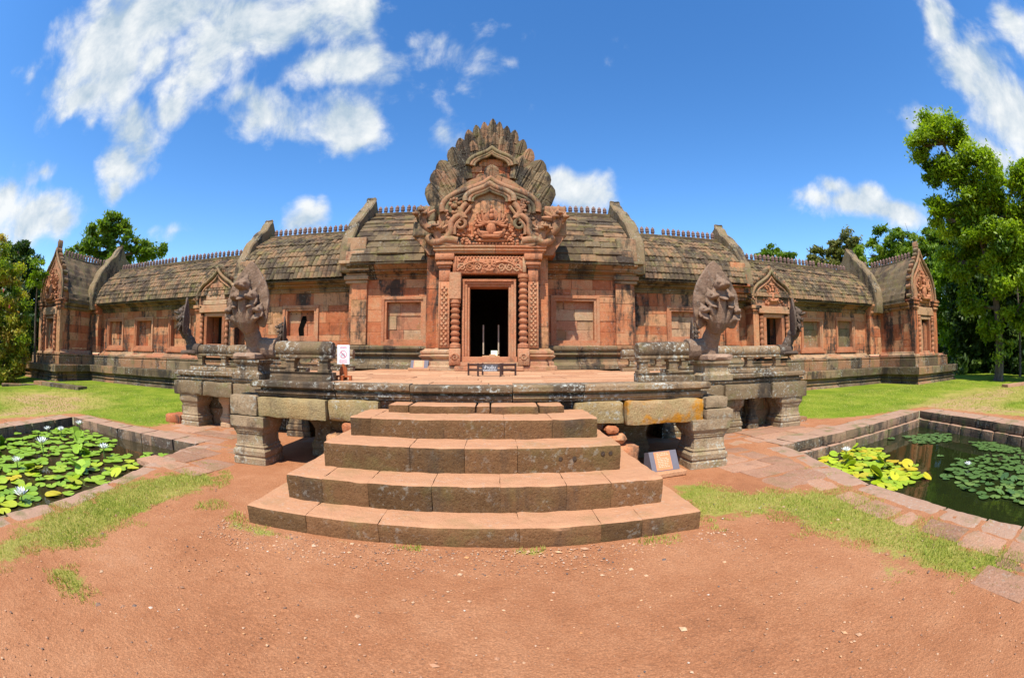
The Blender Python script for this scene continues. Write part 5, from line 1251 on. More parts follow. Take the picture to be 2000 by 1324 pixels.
# ------------------------------------------------------------------ trees
def leaves(lobes, n_per, size, clump=(.22, .5), up=.5, flat=.8, shell=.55, zmin=None, colour=0.0):
    """leaf-sized kites gathered in clumps through the lobes' volume"""
    V = []; T = []
    for (cx, cy, cz, r) in lobes:
        nc = max(5, int(9 * r ** 1.4)); per = max(8, int(n_per * r * r / nc))
        d = rng.normal(size=(nc, 3)); d /= np.linalg.norm(d, axis=1)[:, None]; rad = r * (shell + (1.05 - shell) * rng.random(nc) ** .6)
        C = np.array([cx, cy, cz]) + d * rad[:, None] * np.array([1, 1, flat]); ct = rng.normal(.5, .17, nc) + colour
        for c, t in zip(C, ct):
            cr = rng.uniform(*clump) * min(1.2, .5 + r * .5)
            p = c + rng.normal(size=(per, 3)) * cr * np.array([.55, .55, .34]); nr = rng.normal(size=(per, 3)) * .8 + np.array([0, 0, up]) + (c - np.array([cx, cy, cz])) / r * .5
            nr /= np.linalg.norm(nr, axis=1)[:, None]; a = np.cross(nr, rng.normal(size=(per, 3))); a /= np.linalg.norm(a, axis=1)[:, None] + 1e-9; b = np.cross(nr, a)
            s = (size * rng.uniform(.6, 1.3, per))[:, None]
            q = np.stack([p - a * s, p + b * s * .42 + nr * s * .1, p + a * s, p - b * s * .42 + nr * s * .1], 1); V.append(q.reshape(-1, 3)); T.append(np.repeat(np.clip(t + rng.normal(0, .13, per), 0, 1), 4))
    V = np.concatenate(V); T = np.concatenate(T)
    if zmin is not None: V[:, 2] = np.maximum(V[:, 2], zmin + .02 * rng.random(len(V)))
    return V, T
def quad_mesh(name, V, T, mat, parent=None):
    n = len(V) // 4; me = bpy.data.meshes.new(name); me.vertices.add(len(V)); me.vertices.foreach_set('co', V.ravel()); me.loops.add(4 * n); me.loops.foreach_set('vertex_index', np.arange(4 * n))
    me.polygons.add(n); me.polygons.foreach_set('loop_start', np.arange(0, 4 * n, 4)); me.update(calc_edges=True); return finish(me, name, mat, parent, None, T)
def bark(name, c1, c2):
    t = NT(name); t.l(t.ramp(t.noise(9, 6, .65, sc=(1, 1, .3)), [(.3, c1), (.7, c2)]), t.b.inputs['Base Color']); t.b.inputs['Roughness'].default_value = .95; t.bump(t.noise(20, 6, .65, sc=(1, 1, .25)), .7, .04); return t.m
M['bark'] = bark('grey_brown_bark', (.055, .038, .026), (.17, .125, .09)); M['bark_dark'] = bark('dark_bark', (.03, .022, .016), (.09, .065, .045))
M['leaf_big'] = leafmat('yellow_green_leaf', [(.05, .105, .006), (.14, .22, .009), (.26, .36, .014), (.38, .46, .03)], .45)
M['leaf_mid'] = leafmat('mid_green_leaf', [(.04, .085, .008), (.10, .175, .012), (.18, .265, .018), (.26, .32, .03)], .42)
M['leaf_olive'] = leafmat('olive_leaf', [(.06, .07, .012), (.12, .13, .02), (.2, .19, .035), (.25, .2, .05)], .3)
M['leaf_bright'] = leafmat('bamboo_leaf', [(.06, .12, .008), (.13, .22, .01), (.22, .33, .015), (.30, .38, .03)], .45)
M['leaf_dark'] = leafmat('dark_green_leaf', [(.014, .032, .007), (.03, .062, .009), (.06, .105, .013), (.11, .16, .02)], .3)
M['leaf_flower'] = leafmat('reddish_shrub_leaf', [(.09, .16, .014), (.21, .30, .022), (.36, .38, .03), (.50, .39, .05), (.45, .23, .07)], .46)

def tree(name, label, base, lobes, n_per, size, mat, trunk_r=.2, bk='bark', cat='tree', group=None, limbs=True, lean=None, **k):
    bx, by = base; bz = float(zg(bx, by)); root = empty(name, label, cat, (bx, by, bz), 0, group)
    L_ = np.array(lobes); top = Vector(L_[:, :3].mean(0)); hi = Vector(L_[np.argmax(L_[:, 2]), :3])
    mb = MB(); f1 = Vector((bx, by, bz - .1)); mid = f1.lerp(Vector((top.x, top.y, top.z)), .55) + Vector((ru(-.2, .2), ru(-.2, .2), 0)); ends = [f1, f1.lerp(mid, .35) + Vector((ru(-.1, .1), ru(-.1, .1), 0)), mid, mid.lerp(hi, .5), hi]
    line = smooth_line(ends, 4); m = len(line); tube(mb, line, [trunk_r * (1.35 if i == 0 else 1) * (1 - .85 * i / (m - 1)) + .015 for i in range(m)], 9)
    if limbs:
        for l in lobes:
            c = Vector(l[:3]); q = min(line[2:], key=lambda p: (p - c).length + .8 * max(0, p.z - c.z + .6)); r0 = trunk_r * .32
            tube(mb, smooth_line([q, q.lerp(c, .5) + Vector((0, 0, ru(-.1, .25))), c], 3), [r0 * (1 - .7 * i / 6) + .012 for i in range(7)], 6)
            for _ in range(5):
                e = c + Vector((ru(-1, 1), ru(-1, 1), ru(-.5, .9))) * l[3] * .85; tube(mb, [c.lerp(q, .25), c.lerp(e, .55), e], [.035, .022, .008], 5)
    mb.build('trunk', M[bk], root, 60)
    V, T = leaves(lobes, n_per, size, **k); quad_mesh('crown', V, T, M[mat], root); rebase(root, (bx, by, bz)); return root

TR = {'R':[(22.8,10.6,13.1,1.10),(22.4,12.0,12.4,0.87),(23.4,9.8,12.6,0.92),(23.1,12.1,10.9,0.80),(21.9,11.6,12.7,0.52),(23.6,10.6,11.3,1.19),(24.1,8.8,10.6,1.50),(24.1,10.0,9.1,1.68),(23.0,11.6,8.3,1.02),(24.9,7.9,9.0,1.72),(25.1,6.1,10.0,1.18),(24.3,9.5,7.0,1.82),(25.0,7.5,6.8,1.64),(23.9,12.0,6.3,1.13),(24.4,8.8,5.0,1.62),(24.5,11.4,4.1,1.28),(25.3,8.2,3.4,1.50),(24.5,10.3,2.7,1.03),(23.1,12.0,9.3,0.72)],'R1':[(28.7,37.2,12.0,1.38),(29.8,36.4,11.6,0.95),(27.6,38.0,11.8,0.74)],'R2':[(33.2,30.1,12.3,1.28),(32.7,31.0,11.3,1.29),(31.1,32.7,10.9,1.30),(31.9,31.8,11.6,1.09),(33.8,29.8,11.4,0.79)],'R3':[(36.1,23.4,11.4,1.91),(34.7,25.6,11.2,1.66),(33.5,27.3,10.4,1.40),(35.8,20.4,10.3,1.88),(35.2,22.0,8.8,1.98),(35.6,24.9,9.3,1.83)],'R4':[(31.4,17.4,6.2,1.45),(31.2,18.0,4.4,1.38),(31.8,17.1,3.3,1.44),(31.6,17.6,1.1,1.45),(32.5,15.9,1.8,1.60),(32.3,17.3,7.7,1.12)],'R5':[(35.1,14.9,1.0,1.29),(36.1,12.2,1.3,1.62),(32.7,15.2,-0.0,1.06),(34.3,11.3,-0.3,1.02),(35.8,17.9,5.0,1.98),(39.4,14.8,3.3,2.42),(30.2,15.8,0.3,1.02),(38.4,19.4,11.4,2.66),(40.4,16.4,8.5,3.43),(41.8,13.3,6.6,2.92)],'L1':[(-19.1,7.7,5.0,0.68),(-18.5,8.2,4.3,0.75),(-17.9,8.5,3.4,0.69),(-18.0,8.4,2.5,0.73),(-18.3,7.7,3.1,0.95),(-18.3,7.7,2.0,0.85),(-17.7,8.9,2.8,0.46),(-18.3,9.0,2.1,0.47)],'L2':[(-29.5,13.0,7.9,0.89),(-29.2,14.1,7.1,0.90),(-29.7,13.3,6.3,1.27),(-29.1,14.7,5.9,0.83),(-30.8,12.8,7.7,0.85)],'L3':[(-30.8,23.1,12.0,1.08),(-31.3,22.8,11.0,1.40),(-30.3,24.3,10.6,1.58),(-32.1,22.2,10.0,1.39),(-29.1,26.0,9.8,1.34),(-28.1,27.1,10.0,1.02),(-32.9,21.2,9.2,0.97),(-30.6,24.4,9.1,1.65),(-27.4,27.6,10.3,0.51),(-29.9,24.4,11.8,0.67)],'L4':[(-27.1,12.5,1.4,1.00),(-28.3,14.6,2.9,1.24),(-29.0,15.1,4.6,1.09),(-25.7,10.7,1.1,0.79),(-28.1,15.1,1.1,0.81),(-29.6,16.0,5.7,0.87),(-32.9,13.6,5.7,2.05)],}
TR['R'] = TR['R'] + [(24.2, 10.6, 7.6, 1.1), (24.6, 10.0, 8.4, 1.2), (25.2, 7.0, 5.2, 1.4), (26.0, 4.5, 8.5, 1.8), (26.0, 4.0, 5.5, 1.8)]
tree('large_tree', 'tall spreading yellow-green tree at the right edge beyond the temple', (24.96, 9.77), [(a, b, c, r * (1.08 if c > 5 else .8)) for a, b, c, r in TR['R']], 2700, .14, 'leaf_big', .34, clump=(.28, .6), shell=.3, flat=.8, colour=.1, up=1.1)
tree('low_bush', 'pale green bush at the foot of the tall tree on the right', (24.4, 9.3), [(24.4, 9.3, 1.3, .55), (24.6, 8.9, 1.7, .45), (24.3, 9.6, 1.9, .4)], 700, .11, 'leaf_mid', .05, cat='bush', limbs=False, colour=.25)
tree('background_tree', 'small round tree top peeping over the right gallery ridge', (28.7, 37.2), TR['R1'] + [(28.8, 37, 10.3, 1.4)], 900, .2, 'leaf_mid', .25, shell=.4)
tree('background_tree', 'olive brown tree behind the right gallery gable', (33.0, 30.6), TR['R2'] + [(32.6, 31, 9.8, 1.6)], 900, .2, 'leaf_olive', .28, shell=.4)
tree('background_tree', 'broad mid-green tree behind the right corner pavilion', (35.2, 23.2), [(a, b, c, d * 1.25) for a, b, c, d in TR['R3']] + [(35, 24, 7.5, 2.2), (35.6, 21.5, 7.2, 2.2), (36.5, 19.5, 9, 2.2), (35.6, 26, 7.8, 1.8)], 700, .19, 'leaf_mid', .35, shell=.35, colour=.12)
tree('bamboo_clump', 'bright green bamboo clump beside the right corner pavilion', (31.6, 17.4), TR['R4'] + [(32.6, 16.0, 4.5, 1.6), (33, 15.4, 6.5, 1.5)], 1100, .2, 'leaf_bright', .08, cat='bamboo', shell=.3, up=.1)
tree('flowering_shrub', 'tall flowering shrub with some reddish leaves at the left edge of the lawn', (-22.9, 9.9), [(-.25 + (a - .15) * 1.24, b * 1.24 - .3, 1.65 + (c - 1.65) * 1.24, d * 1.2) for a, b, c, d in TR['L1'] + [(-18.6, 7.2, 4.2, .9), (-18.8, 6.6, 3.4, .9), (-18.2, 8.2, 1.2, .9), (-18.9, 6.2, 4.6, .9), (-18.7, 6.8, 2.2, 1.0), (-18.9, 7.4, 5.4, .7), (-17.9, 8.5, .7, .8), (-18.3, 7.6, .6, .9), (-17.5, 9.0, 1.2, .6), (-17.7, 8.6, 2.0, .7), (-18.4, 7.2, 1.3, .9)]], 2200, .10, 'leaf_flower', .1, cat='shrub', shell=.4, clump=(.25, .5), up=1.1, colour=.06)
tree('background_tree', 'dark glossy tree behind the flowering shrub on the left', (-29.6, 13.6), TR['L2'] + [(-30, 13.2, 5, 1.4), (-31, 12, 6, 1.5)], 1300, .17, 'leaf_dark', .25, shell=.4, colour=.15)
tree('background_tree', 'layered green tree rising behind the left end of the gallery', (-30.4, 24.0), TR['L3'], 900, .2, 'leaf_mid', .3, shell=.45, flat=.6, colour=.08)
def blossoms():
    for k, (x, y, z) in enumerate(((-22.6, 8.8, 4.9), (-22.4, 9.2, 4.2), (-22.1, 9.6, 3.5), (-22.9, 8.2, 4.1), (-22.5, 8.8, 3.0))):
        mb = MB()
        for q in range(5): a = q * 1.257; ell(mb, (x + .05 * math.cos(a), y - .02, z + .05 * math.sin(a)), (.05, .025, .05), n=6, m=4)
        o = mb.build('shrub_blossom', M['blossom'], None); tag(o, 'small coral-pink blossom on the reddish flowering shrub', 'flower', 'blossoms on the flowering shrub')
M['blossom'] = plain('coral_blossom', (.55, .10, .08), .6)
blossoms()
def mass(name, lobes, n_per, size, mat, **k):
    V, T = leaves(lobes, n_per, size, **k); stuff(quad_mesh(name, V, T, M[mat]))
far = []
for a in list(np.arange(-102, -61, 3.2)) + list(np.arange(57, 103, 3.2)):
    d = ru(46, 60); x, y = d * math.sin(R(a)), d * math.cos(R(a))
    if a > 0 and a < 62: x, y = x * 1.2, y * 1.2
    for z in (1.2, 3.6, 6.0): far.append((x + ru(-1, 1), y + ru(-1, 1), z + ru(-.5, .5), ru(2.2, 3.2)))
mass('wood', far, 190, .4, 'leaf_dark', shell=.5)
mass('undergrowth', TR['R5'] + TR['L4'] + [(30 + i * .7, 14.5 - 1.7 * i, z, 1.9) for i in range(9) for z in (1.0, 3.0, 5.2, 7.4)] + [(-27.5 - .4 * i, 12.5 - 1.6 * i, z, 1.5) for i in range(7) for z in (1.0, 2.8)] + [(-30 - 1.1 * i + ru(-.6, .6), 13.5 - 1.5 * i, z, 2.0) for i in range(9) for z in (1.2, 3.6, 5.8)] + [(36 + ru(-2, 2), 17 - 1.5 * i, ru(.8, 5.5), 1.7) for i in range(14)] + [(-29 + ru(-1.5, 1.5), 17 - 1.3 * i, ru(.8, 4.0), 1.4) for i in range(10)], 480, .24, 'leaf_dark', shell=.4, colour=.05, zmin=.02)
for i, (x, y, h, lb) in enumerate(((26.3, 7.2, 7.0, 'thin pale trunk standing right of the tall tree'), (28.5, 9.3, 7.5, 'slim dark trunk in the shade left of the tall tree'), (-24.0, 12.6, 5.0, 'slim pale trunk in the dark growth left of the temple'))):
    root = empty('slim_tree', lb, 'tree', (x, y, .0)); mb = MB(); tube(mb, smooth_line([(x, y, -.1), (x + ru(-.1, .1), y, h * .5), (x + ru(-.2, .2), y + ru(-.2, .2), h)], 4), [.11 - .008 * k for k in range(9)], 7); mb.build('trunk', M['bark'], root, 60)
    V, T = leaves([(x, y, h, .9), (x + .3, y - .4, h + .7, .7)], 500, .14); quad_mesh('crown', V, T, M['leaf_big'], root); rebase(root, (x, y, 0))

# ------------------------------------------------------------------ water lilies
def lilymat(name, c1, c2, c3):
    t = NT(name); oi = t.n('ShaderNodeObjectInfo'); n = t.noise(22, 4, .6)
    t.l(t.ramp(t.math('ADD', t.math('MULTIPLY', oi.outputs['Random'], .65), t.math('MULTIPLY', n, .35)), [(.15, c1), (.5, c2), (.85, c3)]), t.b.inputs['Base Color']); t.b.inputs['Roughness'].default_value = .38; t.b.inputs['Specular IOR Level'].default_value = .45
    return t.m
M['pad_green'] = lilymat('lily_pad_green', (.14, .25, .012), (.22, .35, .014), (.32, .42, .02)); M['pad_yellow'] = lilymat('lily_pad_yellow', (.42, .36, .012), (.55, .40, .012), (.42, .17, .02)); M['pad_dull'] = lilymat('lily_pad_dull_green', (.055, .11, .025), (.10, .17, .035), (.17, .24, .055)); M['pad_lime'] = lilymat('lily_pad_lime', (.22, .33, .012), (.33, .42, .012), (.46, .44, .015))
M['petal'] = plain('white_petal', (.82, .82, .76), .5, .04); M['stamen'] = plain('yellow_stamen', (.7, .45, .03), .6); M['stem'] = plain('green_stem', (.12, .2, .04), .5)
def pad_mesh(k, mat):
    r_ = random.Random(k); n = 18; V = [(0, 0, .0)]; F = []
    for i in range(n + 1):
        a = R(14) + (2 * math.pi - R(28)) * i / n; q = 1 + .05 * math.sin(3 * a + k) + r_.uniform(-.03, .03); V.append((q * math.cos(a), q * math.sin(a), .05 * math.sin(2 * a + k) + r_.uniform(-.015, .03)))
    m = len(V); V += [(x, y, z - .035) for x, y, z in V]
    for i in range(1, n + 1): F.append((0, i, i + 1)); F.append((m, m + i + 1, m + i)); F.append((i, m + i, m + i + 1, i + 1))
    F.append((0, m, m + 1, 1)); F.append((0, n + 1, m + n + 1, m))
    me = bpy.data.meshes.new('lily_pad'); me.from_pydata(V, [], F); me.update(); me.materials.append(mat); return me
PADS = {k: [pad_mesh(i * 3 + j, M[k]) for j in range(4)] for i, k in enumerate(('pad_green', 'pad_yellow', 'pad_dull', 'pad_lime'))}
def scatter(P, n, r0, r1, pack, taken, tries=9000):
    A = np.array(P); out = []
    for _ in range(tries):
        if len(out) >= n: break
        x, y = ru(A[:, 0].min(), A[:, 0].max()), ru(A[:, 1].min(), A[:, 1].max()); r = ru(r0, r1)
        if dist_poly(P, np.array([x]), np.array([y]))[0] < r * .4: continue
        if any(math.hypot(x - a, y - b) < pack * (r + q) for a, b, q in taken): continue
        taken.append((x, y, r)); out.append((x, y, r))
    return out
L_POLY = [(-5.35, .6), (-5.3, 2.5), (-5.28, 3.4), (-5.4, 4.4), (-5.6, 5.5), (-5.95, 6.3), (-6.5, 6.0), (-7.0, 5.7), (-7.6, 6.4), (-8.8, 6.7), (-10.2, 6.6), (-10.1, 4.5), (-9.95, 2.5), (-9.9, .6)]
A_POLY = [(5.9, 6.3), (6.6, 6.85), (7.8, 7.0), (8.2, 6.5), (7.6, 5.7), (7.5, 4.7), (7.0, 4.3), (6.2, 4.5), (6.0, 5.3)]
M_POLY = [(7.2, 3.9), (8.6, 4.35), (9.6, 3.8), (10.1, 2.9), (9.8, 1.9), (8.5, 1.3), (6.9, 1.6), (6.7, 2.6)]
F_POLY = [(9.4, 6.0), (10.0, 7.1), (11.0, 6.4), (11.2, 5.9), (10.3, 5.4)]; G_POLY = [(9.9, 4.2), (10.5, 4.9), (10.9, 4.3), (10.5, 3.1), (10.0, 3.3)]
pads = []
tk = []
for x, y, r in scatter(L_POLY, 360, .095, .155, .62, tk): pads.append((x, y, r, -.2, 'L', 'pad_yellow' if rt() < .07 else 'pad_lime' if rt() < .5 else 'pad_green'))
for x, y, r in scatter([(5.7, 6.4), (6.6, 6.95), (8.0, 7.1), (8.4, 6.4), (7.7, 5.6), (7.7, 4.6), (7.0, 4.0), (6.0, 4.2), (5.8, 5.3)], 105, .10, .17, .6, []): pads.append((x, y, r, -.42, 'A', 'pad_yellow' if rt() < .2 else 'pad_lime'))
tk = []
for x, y, r in scatter(M_POLY, 190, .07, .115, .66, tk): pads.append((x, y, r, -.42, 'M', 'pad_dull'))
for P, n in ((F_POLY, 60), (G_POLY, 55)):
    for x, y, r in scatter(P, n, .07, .11, .7, []): pads.append((x, y, r, -.42, 'F', 'pad_dull'))
for x, y, r in scatter(POND_R, 16, .08, .13, 1.2, [(a[0], a[1], a[2]) for a in pads if a[4] != 'L']):
    if y > 1: pads.append((x, y, r, -.42, 'F', 'pad_dull'))
pads.sort(key=lambda p: 0 if p[4] == 'A' else (p[0] - .15) ** 2 + p[1] ** 2)
LBL = {('L', 'pad_green'): 'green round lily pad crowding the pond left of the stairs', ('L', 'pad_lime'): 'lime green lily pad floating in the pond left of the stairs', ('L', 'pad_yellow'): 'yellowed lily pad among green ones in the left pond',
       ('A', 'pad_lime'): 'lime lily pad in the bright cluster at the near corner of the right pond', ('A', 'pad_yellow'): 'yellow lily pad in the bright cluster at the near corner of the right pond', ('M', 'pad_dull'): 'small dull green lily pad in the large raft on the right pond', ('F', 'pad_dull'): 'small dull green lily pad outside the large raft on the right pond'}
rest = MB(); restL = MB()
for i, (x, y, r, z, w, mt) in enumerate(pads):
    zz = z + .012 + .02 * rt(); tx, ty = ru(-.05, .05), ru(-.05, .05)
    if rt() < .09 and w != 'F': tx, ty = ru(-.5, .5), ru(-.5, .5); zz += .5 * r * max(abs(tx), abs(ty)) + .02
    rot = (tx, ty, ru(0, 6.28))
    if i < 300:
        o = bpy.data.objects.new('lily_pad', random.choice(PADS[mt])); COL.objects.link(o); o.location = (x, y, zz); o.rotation_euler = rot; o.scale = (r, r, r)
        tag(o, LBL[(w, mt)], 'lily pad', {'L': 'lily pads on the left pond', 'A': 'bright lily pads at the near corner of the right pond', 'M': 'lily pads in the right pond raft', 'F': 'lily pads outside the large raft on the right pond'}[w] + (' (yellow)' if mt == 'pad_yellow' else ' (lime)' if (w, mt) == ('L', 'pad_lime') else ''))
    else:
        me = random.choice(PADS[mt]); T_ = Matrix.LocRotScale(Vector((x, y, zz)), Matrix.Rotation(rot[2], 3, 'Z'), Vector((r, r, r))); (restL if w == 'L' else rest).add([tuple(T_ @ v.co) for v in me.vertices], [tuple(p.vertices) for p in me.polygons])
stuff(rest.build('lily_pads', M['pad_dull'], None)); restL.v and stuff(restL.build('lily_pads', M['pad_green'], None))
def flower(x, y, z, s, h, label):
    root = empty('water_lily', label, 'flower', (x, y, z), ru(0, 6), 'white water lily blossoms')
    mb = MB()
    for ring, (n, ln, el) in enumerate(((8, 1.0, 24), (7, .8, 50), (5, .55, 72))):
        for k in range(n):
            a = 2 * math.pi * (k + .5 * ring) / n; e = R(el + ru(-6, 6)); d = Vector((math.cos(a) * math.cos(e), math.sin(a) * math.cos(e), math.sin(e))); sd = Vector((-math.sin(a), math.cos(a), 0)); up = d.cross(sd) * -1
            P = []
            for f, w in ((0, .05), (.35, .15), (.65, .14), (.88, .07), (1, .005)):
                c = d * (ln * f) + Vector((0, 0, .12 * f * f)); P.append((c - sd * w, c - up * -.05, c + sd * w))
            V = [tuple(v * s + Vector((0, 0, h))) for t in P for v in t]; F = []
            for j in range(4):
                for q in range(2): F.append((j * 3 + q, j * 3 + q + 1, (j + 1) * 3 + q + 1, (j + 1) * 3 + q))
            mb.add(V, F)
    mb.build('petals', M['petal'], root)
    c = MB(); ell(c, (0, 0, h + .12 * s), (.2 * s, .2 * s, .2 * s)); c.build('stamens', M['stamen'], root)
    t = MB(); tube(t, [(0, 0, -.2), (.01, 0, h * .5), (0, 0, h + .02)], .012, 6); t.build('stem', M['stem'], root)
for x, y, s, h, lb in ((-5.55, 2.45, .15, .10, 'white water lily nearest the camera at the near edge of the left pond'), (-7.9, 4.25, .17, .20, 'large white water lily standing high in the middle of the left pond'), (-9.5, 6.45, .14, .16, 'white water lily before the far corner of the left pond'),
                       (-9.2, 5.6, .13, .14, 'white water lily a little nearer than the far-corner one, left pond'), (-6.75, 5.2, .14, .16, 'white water lily at the right of the left pond, nearest the terrace'), (-10.0, 5.6, .13, .05, 'low white water lily by the far kerb of the left pond'), (-7.2, 3.2, .13, .12, 'closed white water lily beside yellowed pads in the left pond')):
    flower(x, y, -.2, s, h, lb)
flower(6.9, 6.3, -.42, .13, .18, 'white water lily standing above the lime pads at the near corner of the right pond'); flower(8.3, 3.8, -.42, .10, .04, 'cream water lily on the dull green raft of the right pond')
for i, (x, y, z) in enumerate(((-6.2, 4.2, -.2), (-8.3, 5.6, -.2), (-7.2, 4.9, -.2), (6.6, 5.9, -.42), (7.0, 5.3, -.42), (6.4, 4.9, -.42), (-9.3, 3.6, -.2), (-8.9, 6.1, -.2))):
    root = empty('lily_leaf', ['upright curled green lily leaf standing out of the left pond', 'upright curled bright lily leaf standing out of the near corner of the right pond'][x > 0], 'leaf', (x, y, z), ru(0, 6), ['raised lily leaves in the left pond', 'raised lily leaves in the right pond'][x > 0])
    for k in range(3):
        o = bpy.data.objects.new('blade', random.choice(PADS['pad_green' if x < 0 else 'pad_lime'])); COL.objects.link(o); o.parent = root; r = ru(.10, .16); o.location = (ru(-.12, .12), ru(-.12, .12), ru(.06, .16)); o.rotation_euler = (ru(.5, 1.1), ru(-.4, .4), ru(0, 6)); o.scale = (r, r, r)
        t = MB(); tube(t, [(0, 0, -.15), tuple(o.location)], .008, 5); t.build('stem', M['stem'], root)

# ------------------------------------------------------------------ signs and plaques
M['wood'] = plain('red_varnished_wood', (.36, .085, .02), .35, .25, .5); M['darkwood'] = plain('dark_wood', (.055, .026, .018), .5, .25); M['board'] = plain('white_board', (.80, .80, .82), .4, .02); M['redink'] = plain('pink_red_ink', (.62, .16, .22), .6); M['greyink'] = plain('grey_ink', (.25, .28, .30), .6)
M['slate'] = plain('blue_grey_painted_concrete', (.15, .135, .15), .7, .12, .2, .3); M['terracotta'] = plain('orange_plate', (.62, .23, .095), .6, .08); M['paleink'] = plain('pale_plate_lettering', (.75, .42, .26), .6); M['signgrey'] = plain('dark_sign_plate', (.10, .095, .10), .5); M['whiteink'] = plain('white_lettering', (.75, .76, .74), .5)
def sign():
    x, y, z = -2.21, 6.66, 1.3; root = empty('sign_stand', 'white prohibition notice on a red wooden foot beside the left naga rail', 'sign', (x, y, z))
    b = MB(); cbox(b, x - .105, x + .105, y - .012, y + .012, z + .25, z + .55, .004); bo = b.build('board', M['board'], root)
    i = MB(); n = 22; cz = z + .405; yf = y - .0135
    V = []; F = []
    for k in range(n):
        a = 2 * math.pi * k / n
        for r in (.062, .052): V.append((x + r * math.cos(a), yf, cz + r * math.sin(a)))
    for k in range(n): F.append((2 * k, 2 * k + 1, (2 * k + 3) % (2 * n), (2 * k + 2) % (2 * n)))
    i.add(V, F)
    prism(i, [(x - .034, cz + .044), (x - .044, cz + .034), (x + .034, cz - .044), (x + .044, cz - .034)], 'y', yf + .0005, yf - .001)
    for z0, w in ((z + .515, .10), (z + .500, .12), (z + .312, .13), (z + .292, .15), (z + .275, .12)):
        a = x - w / 2
        while a < x + w / 2: l = ru(.008, .02); cbox(i, a, a + l, yf - .0005, yf + .001, z0, z0 + .008, .0002); a += l + .004
    i.build('red_print', M['redink'], bo)
    g = MB()                                                       # two little figures inside the ring
    for dx, h in ((-.022, .03), (.014, .036)):
        g = MB(); lathe(g, [(.006, 0), (.006, .002)], 10); g.v[-20:] = [(x + dx + p[0], yf - .001 + p[2] * .2, cz + .016 + p[1]) for p in g.v[-20:]]; cbox(g, x + dx - .007, x + dx + .007, yf - .001, yf + .001, cz - .018, cz + .008, .0003); cbox(g, x + dx - .006, x + dx - .001, yf - .001, yf + .001, cz - .04, cz - .0185, .0003); cbox(g, x + dx + .001, x + dx + .006, yf - .001, yf + .001, cz - .04, cz - .0185, .0003)
        g.build('figure_print', M['greyink'], bo)
    p = MB(); cbox(p, x - .022, x + .022, y - .015, y + .02, z + .09, z + .26, .004); p.build('post', M['wood'], root)
    for s in (-1, 1):
        q = MB(); prism(q, [(x + s * .024, z + .08), (x + s * .062, z + .08), (x + s * .062, z + .17), (x + s * .05, z + .2), (x + s * .024, z + .22)][::s], 'y', y - .02, y + .02); q.build('bracket', M['wood'], root)
        f = MB(); cbox(f, min(x + s * .03, x + s * .14), max(x + s * .03, x + s * .14), y - .03, y + .03, z + .05, z + .078, .004); cbox(f, min(x + s * .10, x + s * .14), max(x + s * .10, x + s * .14), y - .03, y + .03, z + .002, z + .049, .004); f.build('foot', M['wood'], root)
    f = MB(); cbox(f, x - .03, x + .03, y - .12, y + .12, z + .045, z + .079, .004); cbox(f, x - .03, x + .03, y - .12, y - .08, z + .002, z + .044, .004); cbox(f, x - .03, x + .03, y + .08, y + .12, z + .002, z + .044, .004); f.build('foot', M['wood'], root)
    rebase(root, (x, y, z))
sign()
def barrier():
    root = empty('low_barrier', 'low dark wooden barrier with a lettered plate before the doorway', 'barrier', (.11, 9.2, 1.3)); zt = 1.565
    legs = [(-.40, 9.52), (-.18, 9.08), (.28, 9.05), (.60, 9.42), (-.10, 9.62), (.33, 9.6)]
    for i, (x, y) in enumerate(legs):
        b = MB(); cbox(b, x - .02, x + .02, y - .02, y + .02, 1.301, zt, .004); b.build('leg', M['darkwood'], root)
    for a, b_ in ((0, 1), (2, 3), (1, 2), (0, 4), (4, 5), (5, 3)):
        for z in (zt - .035, 1.42):
            if (a, b_) == (1, 2) and z > 1.5: z -= .03
            b = MB(); tube(b, [(*legs[a], z), (*legs[b_], z)], .02, 4); b.build('rail', M['darkwood'], root)
    p = MB(); cbox(p, -.09, .22, 9.03, 9.045, 1.40, 1.53, .003); pl = p.build('plate', M['signgrey'], root)
    try:
        cu = bpy.data.curves.new('lettering', 'FONT'); cu.body = 'ห้ามขึ้น'; cu.size = .085; cu.align_x = 'CENTER'; cu.align_y = 'CENTER'; cu.extrude = .001
        t = bpy.data.objects.new('lettering', cu); COL.objects.link(t); dg = bpy.context.evaluated_depsgraph_get(); me = bpy.data.meshes.new_from_object(t.evaluated_get(dg)); bpy.data.objects.remove(t)
        me.materials.clear(); me.materials.append(M['whiteink']); o = bpy.data.objects.new('lettering', me); COL.objects.link(o); o.location = (.065, 9.028, 1.475); o.rotation_euler = (R(90), 0, 0); o.parent = pl
    except Exception as e: print('lettering', e)
    l = MB()
    for k in range(9): cbox(l, -.075 + .031 * k, -.075 + .031 * k + .024, 9.026, 9.029, 1.412, 1.426, .0005)
    l.build('small_print', M['whiteink'], pl)
    rebase(root, (.11, 9.2, 1.3))
barrier()
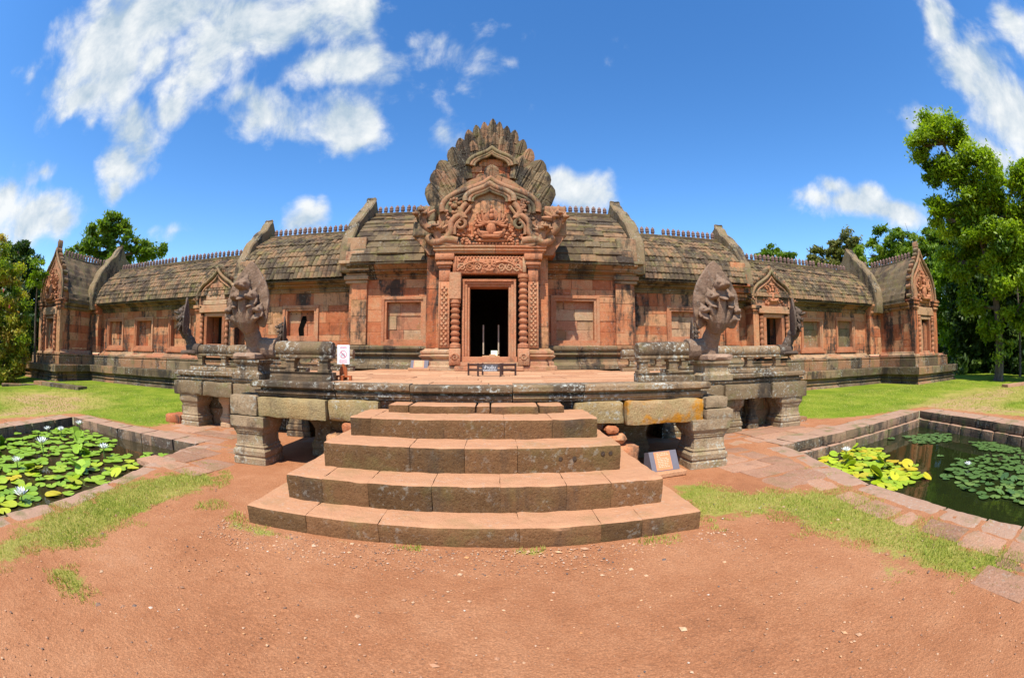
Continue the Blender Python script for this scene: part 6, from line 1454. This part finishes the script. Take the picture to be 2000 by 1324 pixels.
def plaque(label, cx, cy, z, w, h, rz, slope=.45):
    root = empty('information_plaque', label, 'plaque', (cx, cy, z), rz)
    b = MB(); cbox(b, -w / 2 - .06, w / 2 + .06, -.11, .05, .0, .07, .01); b.build('base_slab', M['deck'], root)
    d = h * slope; b = MB(); prism(b, [(0, .072), (d + .12, .072), (d + .12, h - .03), (d, h)], 'x', -w / 2, w / 2); b.build('plinth', M['slate'], root)
    n = Vector((0, -h, d)).normalized(); pw = w * .29
    def P(x, f, o): return (x, d * f - .0 + n.y * o, .072 + (h - .072) * f + n.z * o)
    b = MB(); V = [P(-pw - .02, .04, .004), P(pw - .02, .04, .004), P(pw - .02, .97, .004), P(-pw - .02, .97, .004)]; V += [P(-pw - .02, .04, -.004), P(pw - .02, .04, -.004), P(pw - .02, .97, -.004), P(-pw - .02, .97, -.004)]
    b.add(V, [(0, 1, 2, 3), (4, 7, 6, 5), (0, 4, 5, 1), (1, 5, 6, 2), (2, 6, 7, 3), (3, 7, 4, 0)]); pl = b.build('plate', M['terracotta'], root)
    l = MB()
    for k in range(9):
        f = .86 - .085 * k; x = -pw + .02
        while x < pw - .08:
            q = ru(.015, .05)
            if not (k == 2 and rt() < .5): l.add([P(x, f, .006), P(x + q, f, .006), P(x + q, f + .04, .006), P(x, f + .04, .006)], [(0, 1, 2, 3)])
            x += q + .012
    l.build('lettering', M['paleink'], pl)
plaque('small slate-blue information plaque on the terrace left of the doorway', -2.1, 13.2, 1.30, .54, .30, 0)
plaque('slanted orange information plaque on the ground right of the stairs', 2.54, 5.72, 0, .46, .33, R(9))

# low kerbs of the two far ponds on the lawns
for label, P in (('dark stone kerb of a far pond on the left lawn', [(-20.5, 11.2, -16.2, 11.6), (-21.5, 8.9, -20.5, 11.1)]), ('pale stone kerb of a far pond on the right lawn', [(21.5, 8.2, 23.6, 7.1)])):
    mb = MB()
    for x0, y0, x1, y1 in P: run_blocks(mb, (x0, y0), (x1, y1), .6, -.2, .12 + float(zg(x0, y0)), (.7, 1.3), 0, None, .15)
    o = mb.build('pond_kerb', M['slab' if P[0][0] > 0 else 'grey'], None, 40); tag(o, label, 'kerb')
